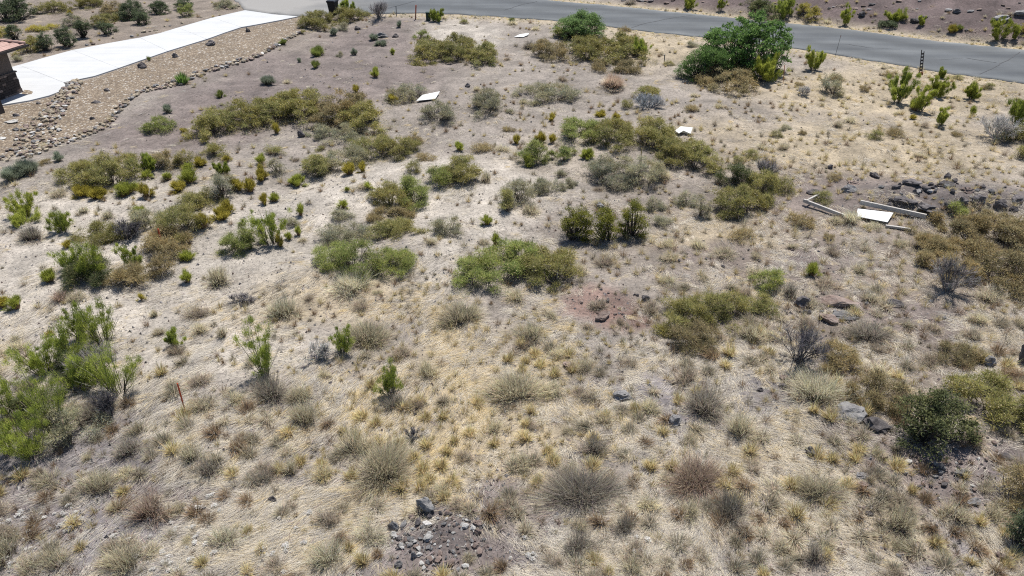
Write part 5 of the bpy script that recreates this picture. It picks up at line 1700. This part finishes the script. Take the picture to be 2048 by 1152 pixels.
GOLD, GOLD_L = (.86, .70, .36), (.27, .20, .105)
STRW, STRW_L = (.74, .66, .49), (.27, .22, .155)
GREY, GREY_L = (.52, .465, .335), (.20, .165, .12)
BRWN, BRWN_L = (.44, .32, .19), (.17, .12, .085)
TUFT = dict(
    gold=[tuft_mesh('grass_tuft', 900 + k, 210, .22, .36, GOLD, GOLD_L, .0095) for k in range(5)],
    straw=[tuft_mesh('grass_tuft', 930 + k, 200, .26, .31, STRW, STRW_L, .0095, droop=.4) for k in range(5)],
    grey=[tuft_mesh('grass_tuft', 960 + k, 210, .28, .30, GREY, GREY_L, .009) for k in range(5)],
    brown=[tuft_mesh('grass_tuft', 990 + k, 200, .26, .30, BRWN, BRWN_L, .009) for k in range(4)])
TUFT_LAB = dict(gold='golden bunchgrass tuft ', straw='pale straw grass tuft ', grey='grey-green dry grass tuft ', brown='brown dry grass tuft ')
SX = np.array([b_[4][0] for b_ in SHRUB_BOX]); SY = np.array([b_[4][1] for b_ in SHRUB_BOX]); SRX = np.array([b_[5] for b_ in SHRUB_BOX]); SRY = np.array([b_[6] for b_ in SHRUB_BOX])


def clear_of_shrubs(x, y, k=.8):
    ok = np.ones(len(x), bool)
    for a, b_, c, d in zip(SX, SY, SRX, SRY):
        ok &= ((x - a) / (c * k)) ** 2 + ((y - b_) / (d * k)) ** 2 > 1
    return ok


def off_built(x, y, margin=.15):
    on = inside(x, y, ROAD_XY) | inside(x, y, DRIVE_XY) | inside(x, y, GRAVEL_XY)
    near = np.minimum(seg_dist(x, y, ROAD_NEAR), seg_dist(x, y, DRIVE_XY + DRIVE_XY[:1])) < margin
    return ~(on | near)


def field(zones, base):
    Z = [(Zone(*z[:4]), z[4]) for z in zones]

    def f(x, y):
        v_ = np.full(np.shape(x), base, float)
        for z, val in Z:
            w_ = z.w(x, y); v_ = v_ * (1 - w_) + val * w_
        return v_
    return f


def where(px, py):
    if py < 95: return 'near the road edge' if px > 700 else 'beyond the concrete drive'
    if py < 300:
        if px < 820: return 'on the purple soil of the upper left'
        return 'on the upper slope in the middle' if px < 1500 else 'on the pale straw slope below the sign post'
    if py < 520:
        if px < 620: return 'on the pale sand at the left'
        return 'on the pale sand in the middle' if px < 1150 else ('between the evergreens and the fallen timbers' if px < 1620 else 'around the rock ledge and fallen timbers')
    if py < 760:
        if px < 620: return 'on the pale slope above the lone orange stake'
        return 'on the middle slope above the golden grass' if px < 1130 else ('around the red bare patch' if px < 1540 else 'between the great brown thicket and the juniper')
    if py < 960:
        if px < 560: return 'below the lone orange stake'
        return 'in the golden grass patch' if px < 1080 else ('around the flat squarish rock' if px < 1500 else 'below the two boulders and the juniper')
    if px < 560: return 'among the white herb mats of the lower left'
    return 'around the rubble patch' if px < 1060 else ('at the bottom edge right of the rubble patch' if px < 1540 else 'on the bottom right slope')


BRUSH = []
for k in range(9):
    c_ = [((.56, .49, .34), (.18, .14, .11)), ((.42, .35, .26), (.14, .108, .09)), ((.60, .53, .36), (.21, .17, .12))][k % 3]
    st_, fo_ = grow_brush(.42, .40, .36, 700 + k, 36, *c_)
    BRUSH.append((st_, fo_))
OLIVE = [grow_canopy(.55, .5, .45, PAL[['olive', 'grey', 'brown'][k % 3]], 800 + k, 26, dens=.45, wisp=.4, open_=.6) for k in range(6)]
brush_density = field([(1024, 120, 1500, 170, .55), (640, 140, 260, 80, .08), (420, 230, 200, 70, .05), (300, 520, 420, 170, .10), (820, 390, 330, 110, .12), (1600, 250, 400, 90, .6), (900, 1095, 150, 85, .0), (1200, 605, 80, 45, .05), (1880, 950, 120, 60, .1),
                       (1700, 600, 350, 150, .9), (950, 800, 220, 200, .22), (1250, 540, 250, 90, .5), (1250, 950, 500, 200, .34)], .32)
nB = 1500
PXb = rng.uniform(-30, 2078, nB); PYb = 2 + 1165 * np.power(rng.random(nB), .85)
PB = ground_many(PXb, PYb)
okb = off_built(PB[:, 0], PB[:, 1], .5) & clear_of_shrubs(PB[:, 0], PB[:, 1], .95) & (rng.random(nB) < brush_density(PB[:, 0], PB[:, 1]))
PB = PB[okb]; PYb = PYb[okb]
taken = []
nbr = {}
PXb = PXb[okb]
for p, xx, yy in zip(PB, PXb, PYb):
    if any((p[0] - q[0]) ** 2 + (p[1] - q[1]) ** 2 < 1.0 for q in taken): continue
    taken.append(p)
    up_ = yy < 480 and random.random() < .55
    lab, nm, lib = ('low ragged olive sprig ' + where(xx, yy), 'olive_sprig', OLIVE) if up_ else ('low ragged grey-brown brush ' + where(xx, yy), 'low_brush', BRUSH)
    nbr[nm] = nbr.get(nm, 0) + 1
    if nbr[nm] > 290: continue
    k = random.randrange(len(lib)); s = random.uniform(.5, 1.1) * (.85 if yy > 860 else 1)
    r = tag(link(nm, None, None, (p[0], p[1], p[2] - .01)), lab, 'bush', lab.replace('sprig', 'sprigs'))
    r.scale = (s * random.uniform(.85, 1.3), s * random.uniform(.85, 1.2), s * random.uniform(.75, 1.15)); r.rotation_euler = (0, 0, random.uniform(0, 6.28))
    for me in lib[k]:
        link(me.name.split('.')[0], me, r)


tuft_density = field([(1024, 150, 1500, 230, .50), (640, 140, 260, 80, .05), (420, 230, 200, 70, .05), (300, 520, 420, 170, .10), (820, 390, 330, 110, .12), (600, 620, 200, 50, .3),
                      (900, 760, 260, 170, 1.35), (950, 960, 220, 100, 1.3), (1250, 780, 200, 140, .8), (1750, 320, 320, 80, 1.3), (1700, 900, 280, 130, .55), (1780, 190, 300, 60, 1.2), (1350, 220, 250, 60, .8),
                      (890, 1095, 125, 75, .0), (200, 1020, 240, 120, .35), (1200, 605, 70, 40, .1), (1880, 950, 110, 50, .12), (1330, 110, 120, 40, .6), (1600, 500, 250, 90, .6)], .5)
gold_share = field([(920, 780, 280, 240, .88), (1750, 320, 320, 80, .7), (1780, 180, 280, 60, .75), (1700, 900, 300, 160, .4), (1300, 100, 250, 60, .6), (200, 1000, 300, 160, .2), (1200, 1080, 350, 90, .2), (1750, 1060, 250, 90, .3)], .36)
PXc = rng.uniform(-150, 2198, 19000); PYc = 2 + (1260 - 2) * np.power(rng.random(19000), .80)
P = ground_many(PXc, PYc)
ok = off_built(P[:, 0], P[:, 1]) & clear_of_shrubs(P[:, 0], P[:, 1], .75) & (rng.random(19000) < tuft_density(P[:, 0], P[:, 1]) * (0.25 + 1.1 * (vnoise(P[:, 0], P[:, 1], 1.6, 12) > .47)))
P = P[ok]
PX_, PY_ = PXc[ok], PYc[ok]
size = rng.uniform(.5, 1.35, len(P)) ** 1.1 * (.75 + .35 * vnoise(P[:, 0], P[:, 1], 3, 14))
sel = []                                                # keep them apart
cell = {}
for i in np.argsort(-size):
    kx, ky = int(P[i, 0] // .8), int(P[i, 1] // .8)
    near = [j for a in (-1, 0, 1) for b_ in (-1, 0, 1) for j in cell.get((kx + a, ky + b_), [])]
    if all((P[i, 0] - P[j, 0]) ** 2 + (P[i, 1] - P[j, 1]) ** 2 > (.17 * (size[i] + size[j])) ** 2 for j in near):
        cell.setdefault((kx, ky), []).append(i); sel.append(i)
sel = np.array(sel)
zc = (P[sel] - np.array([0, 0, CAM_H])) @ FWD
sel = sel[np.argsort(-(size[sel] / zc))]
gs_ = gold_share(P[:, 0], P[:, 1])
lists = dict(gold=[], straw=[], grey=[], brown=[])
for i in sel:
    u = rng.random()
    kind = 'gold' if u < gs_[i] else ('straw' if u < gs_[i] + .25 * (1 - gs_[i]) else ('grey' if u < gs_[i] + .6 * (1 - gs_[i]) else 'brown'))
    lists[kind].append(i)
far_geo = Geo()
LIM = dict(gold=115, straw=60, grey=75, brown=50)
for kind, L in lists.items():
    put = 0
    for i in L:
        p = P[i]
        seen = -10 < PX_[i] < 2058 and PY_[i] < 1165
        if seen: put += 1
        if seen and put <= LIM[kind]:
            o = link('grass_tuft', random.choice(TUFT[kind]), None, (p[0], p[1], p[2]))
            s = size[i]
            o.scale = (s * random.uniform(.85, 1.2), s * random.uniform(.85, 1.2), s * random.uniform(.8, 1.15))
            o.rotation_euler = (random.uniform(-.12, .12), random.uniform(-.12, .12), random.uniform(0, 6.28))
            lb = TUFT_LAB[kind] + where(PX_[i], PY_[i])
            tag(o, lb, 'grass tuft', lb.replace('tuft', 'tufts'), 'thing')
        else:
            n = 60
            col = dict(gold=GOLD, straw=STRW, grey=GREY, brown=BRWN)[kind]; low = dict(gold=GOLD_L, straw=STRW_L, grey=GREY_L, brown=BRWN_L)[kind]
            th = rng.random(n) * 6.28; r = np.sqrt(rng.random(n)); s = size[i]
            d = np.stack([.28 * s * r * np.cos(th), .28 * s * r * np.sin(th), .36 * s * (1 - .5 * r * r) * rng.uniform(.5, 1.1, n)], 1)
            blades(far_geo, p + d * np.array([.25, .25, 0]), d * np.array([.75, .75, 1]), .005 + .00028 * p[1], shade(low, n), shade(col, n), seg=1)
# low tufts along both road edges
for E_, off, n in ((ROAD_NEAR, -1, 900), (ROAD_FAR, 1, 700)):
    Q = resample(E_, 400)
    k = rng.integers(1, 399, n)
    tdir = unit(Q[k] - Q[k - 1]); nr = np.stack([-tdir[:, 1], tdir[:, 0]], 1) * off
    q = Q[k] + nr * (np.abs(rng.normal(size=(n, 1))) * (1.1 if off < 0 else .55) + .12)
    keep_ = off_built(q[:, 0], q[:, 1], .05) & (q[:, 0] > flat(690, 30)[0]) & clear_of_shrubs(q[:, 0], q[:, 1], .7)
    q = q[keep_]
    z = hgt(q[:, 0], q[:, 1])
    for (x, y), zz in zip(q, z):
        n2 = 20; th = rng.random(n2) * 6.28; r = np.sqrt(rng.random(n2)); s = rng.uniform(.3, .8)
        d = np.stack([.26 * s * r * np.cos(th), .26 * s * r * np.sin(th), .26 * s * (1 - .5 * r * r) * rng.uniform(.5, 1.1, n2)], 1)
        c_ = STRW if rng.random() < .6 else (GOLD if rng.random() < .7 else (.22, .22, .10))
        blades(far_geo, np.array([x, y, zz]) + d * np.array([.3, .3, 0]), d, .022, shade(np.array(c_) * .7, n2), shade(c_, n2), seg=1)
tag(link('distant_grass', far_geo.mesh('distant_grass', M['straw'])), 'small dry grass tufts dotted thickly over the upper slope and road edges', 'grass', kind='stuff')

# ------------------------------------------------------------------ white mat-forming herbs on the lower left slope
mats_ = []
for k in range(4):
    g = Geo(); n = 60
    th = rng.random(n) * 6.28; r = np.sqrt(rng.random(n)) * outline(th, 50 + k)
    leaves(g, np.stack([.13 * r * np.cos(th), .11 * r * np.sin(th), .06 + .06 * (1 - r * r) + .015 * rng.random(n)], 1), .045 * rng.uniform(.7, 1.3, n), shade((.62, .60, .56), n, .12, .02), up=2.0, aspect=.9)
    mats_.append(g.mesh('mat_herb', M['straw']))
n_mat = 0
for cx, cy, rx, ry, n in [(60, 1080, 90, 70, 44), (330, 1090, 110, 55, 40), (390, 1010, 60, 30, 10), (150, 1030, 60, 30, 12), (560, 1110, 60, 40, 16), (600, 1040, 50, 20, 7), (1050, 1100, 40, 25, 6), (1280, 1090, 30, 25, 6)]:
    for k in range(n):
        a = random.uniform(0, 6.28); r = math.sqrt(random.random())
        p = ground(cx + rx * r * math.cos(a), cy + ry * r * math.sin(a))
        s = random.uniform(.3, .75)
        o = link('mat_herb', random.choice(mats_), None, tuple(p)); o.scale = (s, s, s); o.rotation_euler = (0, 0, random.uniform(0, 6.28))
        tag(o, 'small flat white herb mat on the grey soil near the bottom picture edge', 'herb', 'white mat herbs on the grey soil', 'thing')

# ------------------------------------------------------------------ lodged straw covering the slope
straw_density = field([(1024, 120, 1500, 200, .45), (640, 140, 270, 80, .16), (440, 230, 220, 70, .14), (300, 470, 420, 170, .26), (820, 390, 330, 110, .24), (960, 460, 130, 100, .2), (600, 610, 220, 50, .7), (360, 680, 250, 90, .45),
                       (430, 960, 170, 160, 1.0), (700, 800, 230, 120, .85), (950, 800, 240, 200, 1.0), (1480, 480, 160, 70, .9), (1700, 1000, 260, 170, 1.0), (1400, 900, 300, 160, .8), (1200, 1060, 400, 90, .9), (1720, 320, 300, 80, .8), (1780, 190, 280, 50, .7), (1950, 680, 150, 90, .9),
                       (130, 930, 170, 80, .05), (150, 1060, 270, 100, .07), (330, 1000, 120, 40, .08), (1010, 1005, 130, 45, .1), (1330, 780, 60, 40, .3), (1700, 880, 110, 35, .2), (890, 1095, 130, 75, .0), (1200, 605, 75, 40, .08), (1440, 508, 110, 22, .15), (1880, 950, 120, 60, .05), (1820, 1060, 130, 60, .12), (1330, 800, 90, 50, .15), (1530, 790, 50, 40, .15), (1900, 398, 150, 30, .15)], .6)
NW = 50000                                             # wisps: each a sheaf of blades combed the same way
PXc = rng.uniform(-160, 2208, NW); PYc = 1270 * np.power(rng.random(NW), .74)
P = ground_many(PXc, PYc)
clumpy = .12 + 1.25 * sstep(.38, .62, vnoise(P[:, 0], P[:, 1], 1.3, 15)) + .5 * (vnoise(P[:, 0], P[:, 1], .4, 16) - .3)
ok = off_built(P[:, 0], P[:, 1], .02) & (rng.random(NW) < straw_density(P[:, 0], P[:, 1]) * clumpy)
P = P[ok]
trail = resample([(905, 640), (892, 690), (905, 740), (960, 790), (975, 830), (930, 870), (895, 900), (880, 940), (915, 985), (935, 1010)], 420)
T = ground_many(trail[:, 0] + rng.normal(size=420) * 9, trail[:, 1] + rng.normal(size=420) * 7)
n_trail = len(T)
P = np.concatenate([P, T]); nw_ = len(P)
lean = np.where(P[:, 0] < -1.5, math.radians(-130), math.radians(-90)) + np.where(P[:, 0] < -1.5, 1.3, 4.0) * (vnoise(P[:, 0], P[:, 1], 2.0, 17) - .5) + rng.normal(size=nw_) * np.where(P[:, 0] < -1.5, .3, .6)
pal = np.array([(.80, .735, .62), (.72, .63, .47), (.62, .58, .52), (.76, .63, .39), (.40, .355, .30)])
gs_ = gold_share(P[:, 0], P[:, 1])
ci = np.where(rng.random(nw_) < gs_ * .45 - .08, 3, rng.choice([0, 0, 0, 1, 2, 2, 4], nw_))
ci[-n_trail:] = rng.choice([3, 3, 1, 0], n_trail)
wl = rng.uniform(.18, .5, nw_); wr = rng.uniform(.05, .20, nw_); wu = rng.uniform(.0, .28, nw_) ** 1.3
k = np.repeat(np.arange(nw_), rng.integers(8, 30, nw_)); n = len(k)
lean = lean[k] + rng.normal(size=n) * .22
L = wl[k] * rng.uniform(.6, 1.3, n)
Q = P[k] + np.c_[rng.normal(size=(n, 2)) * wr[k, None], np.zeros(n)]
Q[:, 2] = hgt(Q[:, 0], Q[:, 1]) + .006
ok = off_built(Q[:, 0], Q[:, 1], .02); Q, lean, L, k = Q[ok], lean[ok], L[ok], k[ok]; n = len(k)
zc = (Q - np.array([0, 0, CAM_H])) @ FWD
d = np.stack([np.cos(lean) * L, np.sin(lean) * L, (wu[k] + rng.uniform(0, .08, n)) * L], 1)
col = pal[ci[k]] * (1 + .14 * rng.normal(size=(n, 1))).clip(.5, 1.4)
g = Geo()
blades(g, Q, d, .0042 + .00024 * zc, col * .9, col, seg=1, roll=.35)
tag(link('dry_grass', g.mesh('dry_grass', M['straw'])), 'matted pale dry grass lying over the whole slope', 'grass', kind='stuff')

# fallen twigs and litter
NT = 15000
PXc = rng.uniform(-40, 2088, NT); PYc = 60 + (1180 - 60) * np.power(rng.random(NT), .75)
P = ground_many(PXc, PYc); P = P[off_built(P[:, 0], P[:, 1], .1)]; n = len(P)
a = rng.random(n) * 6.28; L = rng.uniform(.08, .35, n)
g = Geo()
P[:, 2] += .02
blades(g, P, np.stack([np.cos(a) * L, np.sin(a) * L, rng.uniform(-.02, .1, n)], 1), .016, shade((.16, .135, .12), n, .4), seg=1)
tag(link('twig_litter', g.mesh('twig_litter', M['twig'])), 'dark broken twigs littering the ground between the plants', 'litter', kind='stuff')

# loose pebbles
NP_ = 30000
PXc = rng.uniform(-40, 2088, NP_); PYc = 60 + (1180 - 60) * np.power(rng.random(NP_), .75)
P = ground_many(PXc, PYc)
pd = field([(300, 520, 420, 170, .6), (820, 390, 330, 110, .7), (640, 140, 270, 80, .8), (890, 1095, 130, 70, 1.0), (1880, 950, 120, 60, 1.0), (1850, 390, 220, 45, 1.0), (150, 980, 280, 160, 1.0), (1010, 1005, 130, 45, 1.0), (1820, 1040, 150, 80, 1.0), (1200, 605, 75, 40, .9), (1800, 30, 500, 60, .8)], .3)
P = P[off_built(P[:, 0], P[:, 1], .05) & (rng.random(NP_) < pd(P[:, 0], P[:, 1]))]
n = len(P)
tet = np.array([[1, 0, -.3], [-.5, .87, -.3], [-.5, -.87, -.3], [.15, .1, .7], [-.2, -.15, .6]])
s = .012 + .075 * np.power(rng.random(n), 4) + .0004 * P[:, 1]
a = rng.random(n) * 6.28
ca, sa = np.cos(a)[:, None], np.sin(a)[:, None]
base = tet[None] * (1 + .35 * rng.normal(size=(n, 5, 3)))
V = np.stack([base[..., 0] * ca - base[..., 1] * sa, base[..., 0] * sa + base[..., 1] * ca, base[..., 2]], -1) * s[:, None, None] + P[:, None, :]
o_ = (np.arange(n) * 5)[:, None]
F = np.concatenate([o_ + np.array(f) for f in ((0, 1, 3), (1, 4, 3), (1, 2, 4), (2, 0, 4), (0, 3, 4))], 0)
g = Geo()
pc_ = np.array([(.26, .24, .23), (.40, .37, .33), (.20, .15, .13), (.11, .10, .10)])[rng.choice([0, 0, 1, 2, 3], n)] * (1 + .15 * rng.normal(size=(n, 1))).clip(.6, 1.4)
g.add(V.reshape(-1, 3), F, np.repeat(pc_, 5, 0))
tag(link('pebbles', g.mesh('pebbles', M['twig'])), 'loose pebbles scattered on the bare soil of the slope', 'pebbles', kind='stuff')
